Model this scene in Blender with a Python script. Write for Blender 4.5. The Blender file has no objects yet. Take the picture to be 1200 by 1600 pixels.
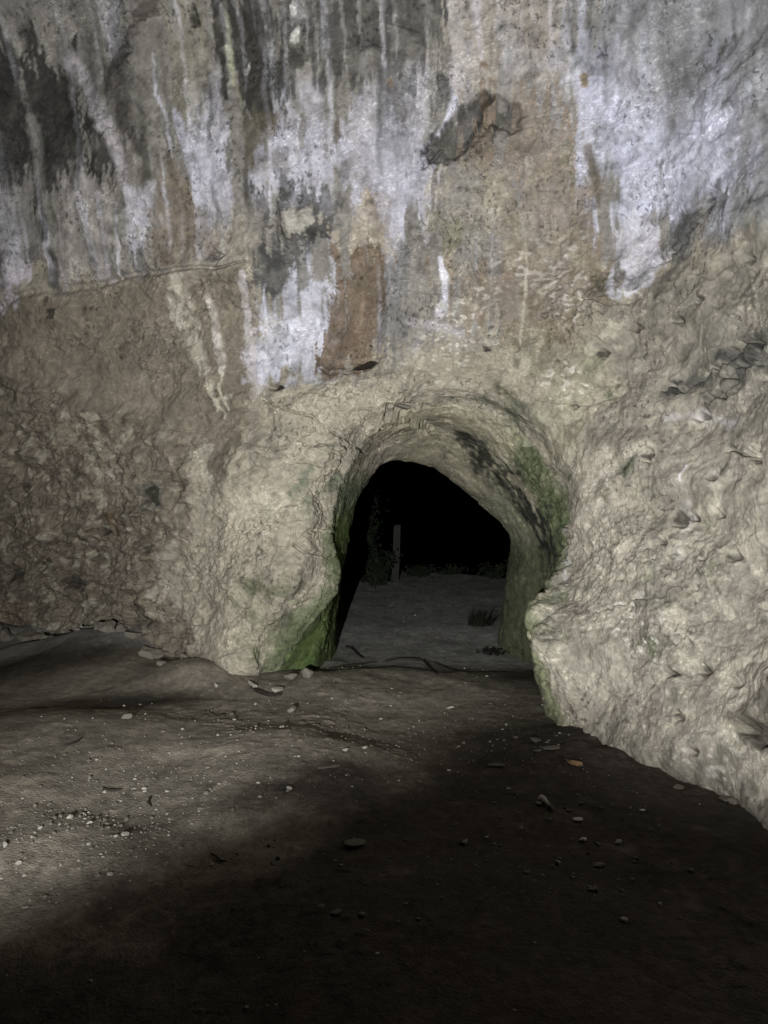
import bpy, math, random
import numpy as np
from mathutils import Vector, Matrix

# ------------------------------------------------------------------ camera, night sky, torch, exposure
scene = bpy.context.scene
col = scene.collection
FPX = 1600 * 26.0 / 36.0            # focal length in photo pixels (1200 x 1600)
CAM_H, HORIZON = 1.5, 800.0

cam_d = bpy.data.cameras.new('camera')
cam_d.lens, cam_d.sensor_width, cam_d.sensor_fit = 26.0, 36.0, 'AUTO'
cam_d.clip_start, cam_d.clip_end = 0.05, 2000
cam = bpy.data.objects.new('camera', cam_d)
cam.location = (0, 0, CAM_H)
cam.rotation_euler = (math.radians(90), 0, 0)
col.objects.link(cam)
scene.camera = cam

world = bpy.data.worlds.new('World')
scene.world = world
world.use_nodes = True
wn, wl = world.node_tree.nodes, world.node_tree.links
wn.clear()
sky = wn.new('ShaderNodeTexSky')
sky.sky_type = 'NISHITA'
sky.sun_disc = False
sky.sun_elevation = math.radians(-9)
sky.sun_rotation = math.radians(200)
bg = wn.new('ShaderNodeBackground')
bg.inputs['Strength'].default_value = 0.05
wo = wn.new('ShaderNodeOutputWorld')
wl.new(sky.outputs[0], bg.inputs[0])
wl.new(bg.outputs[0], wo.inputs[0])

# the hand torch that lights the rock: low, to the left of and a little behind the camera
TORCH = Vector((-0.55, -0.70, 1.15))
TORCH_AIM = Vector((0.80, 6.0, 3.0))
td = bpy.data.lights.new('hand_torch', 'SPOT')
td.energy = 2400
td.color = (0.975, 0.988, 0.968)
td.spot_size = math.radians(108)
td.spot_blend = 1.0
td.shadow_soft_size = 0.0036
torch = bpy.data.objects.new('hand_torch', td)
torch.location = TORCH
torch.rotation_euler = (TORCH_AIM - TORCH).to_track_quat('-Z', 'Y').to_euler()
col.objects.link(torch)

vs = scene.view_settings
vs.view_transform = 'Standard'
vs.look = 'None'
vs.exposure = 0.0
vs.gamma = 1.0
vs.use_curve_mapping = False
scene.render.engine = 'CYCLES'
scene.cycles.use_denoising = True
scene.cycles.max_bounces = 4
scene.cycles.adaptive_threshold = 0.02
scene.cycles.diffuse_bounces = 1

rng = np.random.default_rng(7)
random.seed(7)

# ------------------------------------------------------------------ noise
LAT = rng.uniform(-1, 1, (64, 64, 64)).astype(np.float32).ravel()
ROT = np.array(Matrix.Rotation(0.9, 3, Vector((.3, .7, .64)).normalized()), dtype=np.float32)


def vnoise(p, f, seed=0):
    """smooth value noise, p (N,3), about -1..1; f a number or three"""
    q = (p @ ROT.T if np.isscalar(f) else p) * np.float32(f) + np.float32(17.31 * seed + 100.5)
    q = q.astype(np.float32)
    i = np.floor(q)
    w = q - i
    w = w * w * w * (w * (w * 6 - 15) + 10)
    i = i.astype(np.int32) & 63
    j = (i + 1) & 63
    x0, y0, z0 = i[:, 0] << 12, i[:, 1] << 6, i[:, 2]
    x1, y1, z1 = j[:, 0] << 12, j[:, 1] << 6, j[:, 2]
    wx, wy, wz = w[:, 0], w[:, 1], w[:, 2]
    a = LAT[x0 + y0 + z0]; a = a + (LAT[x1 + y0 + z0] - a) * wx
    b = LAT[x0 + y1 + z0]; b = b + (LAT[x1 + y1 + z0] - b) * wx
    c = LAT[x0 + y0 + z1]; c = c + (LAT[x1 + y0 + z1] - c) * wx
    d = LAT[x0 + y1 + z1]; d = d + (LAT[x1 + y1 + z1] - d) * wx
    a += (b - a) * wy
    c += (d - c) * wy
    return a + (c - a) * wz


def fbm(p, f, octaves, seed=0, gain=0.5):
    out, amp = 0, 1.0
    for o in range(octaves):
        out = out + amp * vnoise(p, f * (2.03 ** o) if np.isscalar(f) else np.array(f) * (2.03 ** o), seed + o * 3.7)
        amp *= gain
    return out


def ridged(p, f, octaves, seed=0, gain=0.5):
    out, amp = 0, 1.0
    for o in range(octaves):
        n = 1 - np.abs(vnoise(p, f * (2.03 ** o) if np.isscalar(f) else np.array(f) * (2.03 ** o), seed + o * 5.1)) * 2
        out = out + amp * n
        amp *= gain
    return out


def sstep(a, b, x):
    t = np.clip((x - a) / (b - a), 0, 1)
    return t * t * (3 - 2 * t)


def worley(p, f, seed=0):
    """F1 and F2 of a jittered cell noise in 3D"""
    q = (p * np.float32(f) + np.float32(31.7 * seed + 50)).astype(np.float32)
    i = np.floor(q).astype(np.int32)
    w = q - i
    f1 = np.full(len(p), 9, np.float32)
    f2 = np.full(len(p), 9, np.float32)
    for dx in (-1, 0, 1):
        for dy in (-1, 0, 1):
            for dz in (-1, 0, 1):
                k = (((i[:, 0] + dx) & 63) << 12) + (((i[:, 1] + dy) & 63) << 6) + ((i[:, 2] + dz) & 63)
                r = LAT[k]
                rx = (r * 7.31) % 1.0; ry = (r * 13.77) % 1.0; rz = (r * 29.13) % 1.0
                d = (w[:, 0] - dx - rx) ** 2 + (w[:, 1] - dy - ry) ** 2 + (w[:, 2] - dz - rz) ** 2
                f2 = np.minimum(f2, np.maximum(f1, d))
                f1 = np.minimum(f1, d)
    return np.sqrt(f1), np.sqrt(f2)


def facets(p, f, seed=0):
    """broken rock: every cell of a jittered grid is a plane of its own tilt, in metres per metre of tilt"""
    q = (p * np.float32(f) + np.float32(23.1 * seed + 70)).astype(np.float32)
    i = np.floor(q).astype(np.int32)
    w = q - i
    f1 = np.full(len(p), 9, np.float32)
    out = np.zeros(len(p), np.float32)
    for dx in (-1, 0, 1):
        for dy in (-1, 0, 1):
            for dz in (-1, 0, 1):
                r = LAT[(((i[:, 0] + dx) & 63) << 12) + (((i[:, 1] + dy) & 63) << 6) + ((i[:, 2] + dz) & 63)]
                vx, vy, vz = w[:, 0] - dx - (r * 7.31) % 1.0, w[:, 1] - dy - (r * 13.77) % 1.0, w[:, 2] - dz - (r * 29.13) % 1.0
                d = vx * vx + vy * vy + vz * vz
                m = d < f1
                f1 = np.where(m, d, f1)
                val = vx * ((r * 3.7) % 2 - 1) + vy * ((r * 5.9) % 2 - 1) + vz * ((r * 11.3) % 2 - 1) + .35 * ((r * 17.9) % 2 - 1)
                out = np.where(m, val, out)
    return out / f


# ------------------------------------------------------------------ cave wall: rings of rock round the arch
def W(px, py, d):
    return ((px - 600) / FPX * d, d, CAM_H + (HORIZON - py) / FPX * d)


def ring(pts):
    return np.array([W(*p) for p in pts])


B = ring([(500, 1075, 8.0), (512, 1000, 8.0), (515, 940, 8.0), (522, 860, 8.0), (548, 775, 8.0), (590, 722, 8.0), (640, 724, 8.1),
          (692, 746, 8.2), (748, 788, 8.3), (800, 832, 8.3), (803, 865, 8.35), (790, 935, 8.4), (779, 1000, 8.4), (778, 1060, 8.4)])
for k in (4, 5, 6, 7, 8, 9):
    B[k, 2] += .08 * (1 if k < 8 else .5)
cB = B.mean(0)
E = cB + (B - cB) * np.array([2.2, 1, 2.0]) + np.array([0, 0.5, .2])
E[0, 2] = E[-1, 2] = -.4
E[1, 2] = E[-2, 2] = 0.2
Mr = ring([(500, 1100, 6.95), (503, 1045, 6.95), (513, 960, 7.0), (526, 880, 7.05), (532, 800, 7.1), (572, 724, 7.1), (625, 686, 7.2),
           (700, 690, 7.2), (775, 745, 7.15), (826, 810, 7.1), (848, 880, 7.0), (850, 960, 6.9), (852, 1040, 6.8), (860, 1110, 6.8)])
for k in (5, 6, 7, 8):
    Mr[k, 2] += .06
F = ring([(400, 1110, 6.5), (432, 1046, 6.5), (492, 965, 6.5), (518, 890, 6.55), (512, 812, 6.6), (548, 722, 6.6), (604, 664, 6.55),
          (706, 648, 6.5), (800, 690, 6.4), (866, 765, 6.2), (884, 860, 5.9), (852, 950, 5.45), (846, 1030, 5.05), (900, 1185, 5.0)])
O1 = ring([(300, 1120, 6.6), (345, 1040, 6.4), (400, 940, 6.25), (440, 850, 6.3), (462, 770, 6.35), (502, 690, 6.35), (590, 612, 6.3),
           (700, 596, 6.25), (805, 622, 6.1), (895, 705, 5.8), (930, 840, 5.35), (918, 970, 4.95), (925, 1100, 4.75), (965, 1260, 4.55)])
O2 = ring([(60, 1070, 8.0), (120, 985, 7.9), (190, 890, 7.5), (250, 780, 7.1), (310, 660, 6.75), (410, 520, 6.45), (600, 450, 6.2),
           (720, 430, 6.1), (870, 480, 5.9), (985, 610, 5.4), (1035, 780, 4.9), (1040, 950, 4.45), (1050, 1110, 4.15), (1080, 1300, 3.95)])
O3 = ring([(-160, 1060, 9.0), (-100, 950, 8.6), (-40, 820, 8.0), (40, 680, 7.4), (130, 520, 6.9), (300, 340, 6.3), (560, 250, 5.9),
           (740, 230, 5.8), (940, 250, 5.6), (1080, 400, 5.15), (1160, 620, 4.55), (1190, 850, 4.1), (1208, 1060, 3.7), (1225, 1400, 3.25)])
O4 = ring([(-420, 1050, 9.4), (-380, 880, 8.8), (-320, 680, 7.9), (-220, 460, 7.1), (-80, 210, 6.4), (200, -60, 5.8), (560, -110, 5.4),
           (780, -110, 5.3), (1040, -60, 5.0), (1240, 110, 4.5), (1330, 450, 3.9), (1370, 750, 3.3), (1390, 1000, 2.9), (1420, 1520, 2.7)])
O5 = np.array([(-8, 8.4, -.4), (-8, 8.0, 1.5), (-8, 7.2, 3), (-7.5, 6.2, 5), (-6, 5.2, 6.5), (-3, 4.5, 7.4), (0, 4.1, 7.8),
               (1.2, 4.0, 7.8), (2.6, 3.8, 7.4), (3.7, 3.2, 6), (4.0, 2.3, 4), (4.1, 1.4, 2.5), (4.1, .8, 1.2), (4.0, .5, -.5)])
O6 = O5 + np.array([(-4, -1.5, 0), (-4, -2, .4), (-4, -2, 1.5), (-3.5, -2.4, 2), (-2.5, -2.6, 2), (-1, -2.6, 1.8), (0, -2.6, 1.5),
                    (.5, -2.6, 1.5), (1, -2.6, 1.5), (1.5, -3, 1.5), (1.5, -3.4, 1), (1.2, -3.4, .4), (1, -3.4, 0), (1, -3.4, 0)])
RINGS = np.stack([E, B, Mr, F, O1, O2, O3, O4, O5, O6])
NROW = [16, 60, 100, 115, 170, 220, 190, 46, 12]
NT = 1120


def catmull(C, u):
    """C (K,...) control points, u (N,) in 0..K-1"""
    K = len(C)
    i = np.clip(np.floor(u).astype(int), 0, K - 2)
    f = (u - i).reshape((-1,) + (1,) * (C.ndim - 1))
    g = lambda k: C[np.clip(k, 0, K - 1)]
    p0, p1, p2, p3 = g(i - 1), g(i), g(i + 1), g(i + 2)
    p0 = np.where((i == 0).reshape(f.shape), 2 * p1 - p2, p0)
    p3 = np.where((i == K - 2).reshape(f.shape), 2 * p2 - p1, p3)
    return 0.5 * (2 * p1 + (p2 - p0) * f + (2 * p0 - 5 * p1 + 4 * p2 - p3) * f ** 2 + (3 * p1 - p0 - 3 * p2 + p3) * f ** 3)


seg = sum(np.linalg.norm(np.diff(r, axis=0), axis=1) / np.linalg.norm(np.diff(r, axis=0), axis=1).sum() for r in (F, O1, O2, O3))
cum = np.concatenate([[0], np.cumsum(seg / seg.sum())])
ut = np.interp(np.linspace(0, 1, NT), cum, np.arange(len(cum)))
ur = np.concatenate([np.linspace(k, k + 1, n, endpoint=False) for k, n in enumerate(NROW)] + [[len(NROW)]])
NR = len(ur)
grid = catmull(np.swapaxes(catmull(RINGS, ur), 0, 1), ut)          # (NT, NR, 3)
grid = np.swapaxes(grid, 0, 1).copy()                               # (NR, NT, 3)
ctl = np.swapaxes(catmull(np.swapaxes(RINGS, 0, 1), ut), 0, 1)       # (rings, NT, 3)
k0 = np.clip(np.floor(ur).astype(int), 0, len(RINGS) - 2)
fr = (ur - k0)[:, None, None]
straight = ctl[k0] * (1 - fr) + ctl[k0 + 1] * fr
wrim = np.exp(-(np.abs(ur - 3) / .7) ** 4)[:, None] * np.interp(ut, [0, 5.2, 6.5, 13], [.9, .9, .45, .45])[None, :]
grid = grid * (1 - wrim[..., None]) + straight * wrim[..., None]
RR = np.repeat(ur[:, None], NT, 1).ravel().astype(np.float32)
TT = np.repeat(ut[None, :], NR, 0).ravel().astype(np.float32)


def normals(g):
    a = np.gradient(g, axis=0)
    b = np.gradient(g, axis=1)
    n = np.cross(a, b)
    n /= np.linalg.norm(n, axis=2, keepdims=True) + 1e-9
    return n


def smooth_grid(a, k):
    for ax in (0, 1):
        c = np.cumsum(np.insert(np.pad(a, [(k, k) if q == ax else (0, 0) for q in range(a.ndim)], mode='edge'), 0, 0, axis=ax), axis=ax)
        n = a.shape[ax]
        sl = lambda s: tuple(slice(s, s + n) if q == ax else slice(None) for q in range(a.ndim))
        a = (c[sl(2 * k + 1)] - c[sl(0)]) / (2 * k + 1)
    return a


N0 = normals(smooth_grid(grid, 6))
mid = N0[int(NR * .6), NT // 2]
if mid[1] > 0:
    N0 = -N0                                                        # towards the viewer
P0 = grid.reshape(-1, 3).astype(np.float32)
wall_part = sstep(2.6, 3.2, RR)                                     # 1 on the open wall, 0 in the passage
big = 0.13 * vnoise(P0, 0.75, 1) + 0.085 * vnoise(P0, 1.7, 2)
big *= 0.35 + 0.65 * wall_part
grid1 = grid + N0 * big.reshape(NR, NT, 1)
P1 = grid1.reshape(-1, 3).astype(np.float32)


def chart(p):
    """unrolled coordinates on the rock face: along the wall and up it"""
    return np.stack([0.86 * p[:, 0] - 0.5 * (p[:, 1] - 6.5), p[:, 2]], 1)


CH = chart(P1)
# where on the rock a given spot of the survey photograph lies
CELL = 4
look = {}
_px = 600 + P1[:, 0] / P1[:, 1] * FPX
_py = HORIZON - (P1[:, 2] - CAM_H) / P1[:, 1] * FPX
ok = (P1[:, 1] > 1) & (_px > -200) & (_px < 1400) & (_py > -200) & (_py < 1500) & (RR > 1.9)
idx = np.nonzero(ok)[0]
idx = idx[np.argsort(-P1[idx, 1])]
gx, gy = ((_px[idx] + 200) // CELL).astype(int), ((_py[idx] + 200) // CELL).astype(int)
LOOK = np.full((400, 425), -1)
LOOK[gx.clip(0, 399), gy.clip(0, 424)] = idx
_have = np.argwhere(LOOK >= 0)


def on_rock(px, py):
    a, b = int((px + 200) // CELL), int((py + 200) // CELL)
    if 0 <= a < 400 and 0 <= b < 425 and LOOK[a, b] >= 0:
        return LOOK[a, b]
    k = np.argmin((_have[:, 0] - a) ** 2 + (_have[:, 1] - b) ** 2)
    return LOOK[tuple(_have[k])]


def cpt(px, py):
    return CH[on_rock(px, py)]


def scale_at(px, py):
    return float(P1[on_rock(px, py), 1]) / FPX


# ragged coordinates for stain edges
warp = np.stack([0.05 * fbm(P0, 4.0, 3, 11), 0.07 * fbm(P0, 3.2, 3, 15)], 1) * .8
warp_fine = np.stack([0.014 * fbm(P0, 22, 2, 21), 0.02 * fbm(P0, 18, 2, 25)], 1)
CHW = (CH + warp + warp_fine).astype(np.float32)
CHF = (CH + warp * .18 + warp_fine * .5).astype(np.float32)


EDGE = (fbm(P0, 4.5, 6, 301, .66) * .55).astype(np.float32)
EDGE_V = (fbm(P0 * np.array([1, .35, 1], np.float32), (10.0, 10.0, 1.1), 5, 311, .7) * .6).astype(np.float32)


def line_dist(points, widths, coords, reach=3.0):
    """signed 'how deep inside the line' field: 1 at the middle, 0 at its edge, below 0 outside; only near it"""
    pts = [cpt(*p) for p in points]
    ws = [max(w, .5) * scale_at(*p) * .5 for p, w in zip(points, widths)]
    pts = np.array(pts)
    m = reach * max(ws) + .02
    lo, hi = pts.min(0) - m, pts.max(0) + m
    sel = np.nonzero((coords[:, 0] > lo[0]) & (coords[:, 0] < hi[0]) & (coords[:, 1] > lo[1]) & (coords[:, 1] < hi[1]) & (RR > 1.8))[0]
    q = coords[sel]
    best = np.full(len(sel), -9.0, np.float32)
    for k in range(len(pts) - 1):
        a, b = pts[k], pts[k + 1]
        ab = b - a
        t = np.clip(((q - a) @ ab) / (ab @ ab + 1e-9), 0, 1)
        d = np.linalg.norm(q - a - t[:, None] * ab, axis=1)
        w = ws[k] + (ws[k + 1] - ws[k]) * t
        best = np.maximum(best, 1 - d / w)
    return sel, best


def poly_dist(points, coords, margin=.3):
    """metres inside (+) or outside (-) a polygon on the rock"""
    pts = np.array([cpt(*p) for p in points])
    lo, hi = pts.min(0) - margin, pts.max(0) + margin
    sel = np.nonzero((coords[:, 0] > lo[0]) & (coords[:, 0] < hi[0]) & (coords[:, 1] > lo[1]) & (coords[:, 1] < hi[1]) & (RR > 1.8))[0]
    q = coords[sel]
    d = np.full(len(sel), 9.0, np.float32)
    inside = np.zeros(len(sel), bool)
    for k in range(len(pts)):
        a, b = pts[k], pts[(k + 1) % len(pts)]
        ab = b - a
        t = np.clip(((q - a) @ ab) / (ab @ ab + 1e-9), 0, 1)
        d = np.minimum(d, np.linalg.norm(q - a - t[:, None] * ab, axis=1))
        c = ((a[1] <= q[:, 1]) != (b[1] <= q[:, 1]))
        xi = a[0] + (q[:, 1] - a[1]) * ab[0] / (ab[1] if abs(ab[1]) > 1e-9 else 1e-9)
        inside ^= c & (q[:, 0] < xi)
    return sel, np.where(inside, d, -d)


# ---- relief
z = P0[:, 2]
crag = np.zeros(len(P0), np.float32)                                # where the rock is broken and rough


def region(points, feather):
    out = np.zeros(len(P0), np.float32)
    sel, d = poly_dist(points, CHW, feather * 2)
    out[sel] = sstep(-feather, feather, d)
    return out


R_LEFT = region([(-300, 560), (90, 600), (330, 700), (300, 800), (240, 900), (290, 960), (120, 1080), (-300, 1080)], .18)
R_RIGHT = region([(930, 480), (1010, 430), (1240, 330), (1400, 400), (1400, 1500), (960, 1300), (850, 1040), (880, 880), (930, 700)], .2)
R_TOP = region([(-400, -300), (1400, -300), (1250, 330), (1000, 440), (700, 560), (420, 600), (380, 410), (90, 450), (-300, 480)], .15)
R_MIDR = region([(620, 600), (690, 400), (960, 330), (1000, 460), (930, 680), (850, 740), (740, 640)], .15)

f1, f2 = worley(P0 * np.array([1, 1, 1.25]) + .12 * np.stack([vnoise(P0, 3, 61), vnoise(P0, 3, 62), vnoise(P0, 3, 63)], 1), 3.2, 2)
cells = sstep(0, .35, f2 - f1)
g1, g2 = worley(P0 + .03 * np.stack([vnoise(P0, 9, 64), vnoise(P0, 9, 65), vnoise(P0, 9, 66)], 1), 10.5, 5)
cells2 = sstep(0, .4, g2 - g1)
rid = ridged(P0, 2.6, 4, 31)
strat = ridged(P0 + np.stack([0 * z, 0 * z, .10 * P0[:, 0] + .05 * vnoise(P0, 1.2, 9)], 1), (1.1, 1.1, 5.2), 3, 37)
strat_r = ridged(P0 + np.stack([0 * z, 0 * z, -.55 * P0[:, 0]], 1), (1.6, 1.6, 5.0), 3, 41)
fine = fbm(P0, 14, 4, 45, .55)
micro = fbm(P0, 45, 2, 51, .6)

disp = 0.030 * fbm(P0, 3.6, 3, 5)
disp += wall_part * (0.012 * rid * (.5 + R_LEFT * 1.1 + R_RIGHT * .1 + R_MIDR * .3) * (1 - .55 * R_TOP))
disp += wall_part * (0.020 * strat * (R_LEFT * 1.2 + .35 * (1 - R_TOP)) + 0.006 * strat_r * R_RIGHT * (.1 + sstep(-.3, .5, vnoise(P0, 1.1, 189))))
disp += 0.022 * (cells - .6) * (R_LEFT * 1.0 + R_RIGHT * .15 + .05)
disp += R_RIGHT * (.05 * vnoise(P0, 2.1, 181) + .022 * vnoise(P0, 4.8, 183))
ledges = ridged(P0 + np.stack([0 * z, 0 * z, .12 * vnoise(P0, 1.4, 185) + .05 * P0[:, 0]], 1), (.9, .9, 2.6), 2, 187)
disp += R_LEFT * .035 * ledges
disp += 0.010 * (cells2 - .6) * (.15 + R_LEFT + .3 * R_MIDR + .1 * R_RIGHT) * (1 - .4 * R_TOP)
rough_mod = 1.5 * sstep(-.35, .45, vnoise(P0, 1.1, 71) + .5 * vnoise(P0, 2.6, 72)) * (1 - .5 * R_RIGHT * sstep(1.6, .9, P0[:, 2]))
disp += 0.0065 * fine * (.2 + .9 * rough_mod) * (1 - .25 * R_TOP) + 0.0035 * micro * (.5 + rough_mod)
crink = ridged(P0 + .02 * np.stack([vnoise(P0, 12, 171), vnoise(P0, 12, 172), vnoise(P0, 12, 173)], 1), 8.5, 4, 175, .6)
disp += .003 * crink * (.1 + .9 * rough_mod) * (1 - .5 * R_RIGHT) * (1 - .35 * R_TOP)
wv = np.stack([vnoise(P0, 5, 501), vnoise(P0, 5, 502), vnoise(P0, 5, 503)], 1)
wv2 = np.stack([vnoise(P0, 16, 504), vnoise(P0, 16, 505), vnoise(P0, 16, 506)], 1)
fa = facets(P0 * np.array([1, 1, 1.3], np.float32) + .08 * wv, 1.7, 1)
fb = facets(P0 * np.array([1, 1, 1.5], np.float32) + .05 * wv + .012 * wv2, 4.2, 2)
fc = facets(P0 + .02 * wv + .012 * wv2, 10.5, 3)
fd = facets(P0 + .010 * wv2, 24.0, 4)
brk = (.3 + .75 * sstep(-.3, .5, vnoise(P0, .9, 511))) * (1 - .7 * R_RIGHT * sstep(3.0, 1.6, P0[:, 2])) * (1 + .35 * R_LEFT)
disp += wall_part * (1 - .6 * R_TOP) * (.13 * fa * (.4 - .25 * R_RIGHT + R_LEFT * .5) + .17 * fb * brk + .17 * fc * brk + .15 * fd * (.3 + .7 * rough_mod))
disp *= 0.35 + .65 * wall_part
disp += (1 - wall_part) * (.05 * fb + .07 * fc)
chipped = np.exp(-(np.abs(RR - 3.05) / .33) ** 3)
disp += chipped * (.02 + .98 * sstep(-.2, .4, vnoise(P0, 1.8, 193))) * (.035 * (cells - .5) + .10 * fc + .02 * vnoise(P0, 6, 191))
disp += .016 * crink * sstep(2.2, 2.6, RR) * sstep(3.4, 3.0, RR) * sstep(7.0, 8.2, TT)
# rippled calcite under the drips of the upper wall
drape = vnoise(np.stack([CHW[:, 0], CH[:, 1] * .22, CH[:, 0] * 0], 1), (7, 7, 7), 77)
disp += 0.012 * drape * R_TOP


def press(points, widths, depth, sharp=1.0, coords=None, reach=1.0):
    sel, b = line_dist(points, widths, CHF if coords is None else coords, max(reach, 1.2))
    disp[sel] -= depth * sstep(0, sharp, b)


def press_poly(points, depth, feather, coords=None):
    sel, d = poly_dist(points, CHF if coords is None else coords, max(.1, feather * 2))
    disp[sel] -= depth * sstep(-feather, feather, d)


# alcove above the arch, its rim and the hollow on the upper wall
press_poly([(528, 402), (560, 388), (594, 384), (594, 430), (592, 556), (585, 572), (504, 580), (497, 560), (516, 500), (520, 450)], .09, .06, coords=(CH + warp * .5 + warp_fine).astype(np.float32))
RAG = (CH + warp * .7 + warp_fine * 1.5).astype(np.float32)
press_poly([(662, 240), (690, 205), (722, 176), (740, 160), (762, 148), (790, 156), (806, 175), (812, 196), (780, 205), (760, 196), (738, 222), (706, 244), (680, 252)], .10, .04, coords=RAG)
press([(770, 150), (752, 165), (749, 190), (742, 205), (730, 218)], [5, 8, 9, 8, 5], .22, .5)
# the brow over the arch and the lobe beside its top
press_poly([(420, 640), (520, 600), (640, 590), (655, 620), (600, 650), (480, 650)], -.05, .10)
press_poly([(590, 585), (640, 580), (650, 610), (610, 625)], -.07, .06)
press_poly([(440, 330), (500, 325), (510, 360), (450, 375)], -.10, .06)
press_poly([(612, 636), (650, 634), (640, 655), (615, 655)], .12, .03)
press([(608, 628), (601, 650), (600, 672)], [6, 7, 4], .05, .7)
# ledge where the pale upper wall ends
press([(-100, 486), (0, 478), (40, 462), (90, 451), (200, 432), (300, 420), (384, 408)], [10, 16, 14, 20, 14, 12, 4], .05, .9, coords=(CH + warp * .5).astype(np.float32))
# cracks
CRACKS = [
    ([(408, 622), (430, 632), (455, 640), (482, 648), (505, 664), (522, 676), (540, 690), (552, 702), (575, 708)], 4, .06),
    ([(455, 665), (500, 676), (540, 688)], 3, .03),
    ([(524, 400), (514, 430), (516, 460), (503, 500), (496, 540), (494, 570), (508, 580), (560, 580)], 4, .05),
    ([(380, 180), (400, 190), (418, 200), (428, 214), (438, 226), (440, 255)], 3, .03),
    ([(525, 846), (520, 868), (512, 890), (512, 915), (505, 935), (490, 965), (470, 990), (450, 1020), (430, 1045)], 5, .035),
    ([(495, 770), (505, 800), (518, 822), (526, 846)], 4, .025),
    ([(540, 700), (530, 740), (536, 760), (528, 800), (524, 846)], 3, .02),
    ([(250, 5), (225, 30), (205, 42), (195, 60), (205, 78)], 12, .07),
    ([(690, 235), (675, 250), (660, 262)], 6, .05),
    ([(620, 668), (650, 640), (700, 636), (760, 640)], 5, .04),
    ([(20, 700), (80, 690), (140, 700), (200, 712), (230, 735)], 5, .04),
    ([(40, 655), (100, 656), (170, 660)], 4, .03),
    ([(230, 650), (260, 668), (320, 675)], 5, .03),
    ([(1030, 612), (1080, 606), (1130, 578), (1190, 525)], 16, .09),
    ([(1095, 640), (1130, 600), (1180, 560)], 14, .07), ([(1130, 700), (1160, 715), (1200, 690)], 14, .08), ([(1020, 420), (1060, 380), (1110, 300)], 14, .06),
    ([(860, 480), (900, 470), (950, 478), (1000, 465)], 4, .03),
    ([(640, 455), (700, 460), (760, 470)], 3, .02),
    ([(925, 955), (950, 945), (985, 930), (1010, 930)], 6, .03),
]
for pts, w, dep in CRACKS:
    press(pts, [w] * len(pts), dep, .8, coords=(CH + warp + warp_fine * 1.6).astype(np.float32) if w > 11 else None)
# pits and pockets
PITS = [(1052, 806, 16, 22), (1034, 842, 9, 9), (1073, 803, 10, 7), (1118, 798, 15, 8), (1110, 742, 14, 18), (1100, 1042, 20, 18),
        (1045, 1050, 17, 8), (1156, 1062, 14, 7), (1195, 582, 16, 34), (1192, 716, 22, 22), (1178, 1142, 42, 34), (938, 550, 13, 9),
        (1013, 712, 12, 22), (1090, 648, 20, 9), (988, 512, 16, 9), (892, 476, 7, 7), (757, 548, 8, 6), (245, 776, 26, 26),
        (240, 858, 12, 10), (335, 398, 20, 10), (80, 490, 12, 20), (70, 470, 9, 12), (300, 34, 10, 10), (42, 42, 10, 10), (16, 22, 12, 10),
        (75, 880, 30, 20), (120, 910, 34, 28), (30, 900, 22, 14), (160, 835, 10, 8), (900, 632, 10, 8), (1064, 1118, 9, 14),
        (1092, 1178, 8, 8), (1010, 1062, 6, 6), (1150, 870, 14, 8), (1098, 868, 9, 6), (972, 900, 9, 5), (700, 555, 5, 5),
        (818, 435, 4, 4), (850, 492, 6, 4), (430, 605, 22, 8), (210, 742, 12, 9), (1165, 405, 12, 8),
        (1095, 470, 14, 10), (1060, 500, 16, 8), (1130, 620, 14, 12)]
for x, y, w, h in PITS:
    p = [(x + w * .55 * math.cos(a) * (1 + .25 * math.sin(3 * a + x)), y + h * .55 * math.sin(a) * (1 + .25 * math.cos(2 * a + y))) for a in np.linspace(0, 6.28, 9)[:-1]]
    press_poly(p, .045 + .0018 * w, .02)

grid2 = grid1 + N0 * disp.reshape(NR, NT, 1)
PW = grid2.reshape(-1, 3).astype(np.float32)

# ---- colour of the rock and of what grows and runs on it
def lin(c):
    c = np.array(c, float) / 255
    c = c.mean() + (c - c.mean()) * (.55 if c[0] - c[2] > .12 else .62)
    if c.min() > .66:
        c = c * np.array((1.035, 1.035, 1.08))
    return np.where(c < .04045, c / 12.92, ((c + .055) / 1.055) ** 2.4).astype(np.float32)


GAIN = 1.08
C = np.tile(lin((158, 148, 130)), (len(P0), 1))


def paint(mask, sel, c, strength=1.0):
    m = (mask * strength).astype(np.float32)[:, None]
    C[sel] = C[sel] * (1 - m) + lin(c) * m


def patch(points, c, strength=.85, feather=.05, coords=None, mottled=0.0, mseed=0, ragged=1.6):
    sel, d = poly_dist(points, CHW if coords is None else coords, max(feather * 2, .1))
    up = R_TOP[sel]
    size = min(.16, .35 * float(np.max(d)) + .02) if len(d) else 0
    d = d + size * ragged * (EDGE[sel] * (1 - .5 * up) + EDGE_V[sel] * 1.5 * up)
    m = sstep(-feather * .6, feather * .6, d)
    if mottled:
        m = m * (1 - mottled + mottled * sstep(-.25, .35, fbm(P0[sel], 9, 3, 80 + mseed)))
    paint(m, sel, c, strength)


def streak(points, widths, c, strength=.8, soft=.7, coords=None, broken=0.3, mseed=0):
    sel, b = line_dist(points, widths, CHF if coords is None else coords, 2.4)
    b = b + .55 * EDGE[sel] + .4 * EDGE_V[sel] + .05
    m = sstep(0, soft, b)
    if broken:
        m = m * (1 - broken + broken * sstep(-.4, .3, fbm(P0[sel], 12, 2, 90 + mseed)))
    paint(m, sel, c, strength)


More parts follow.
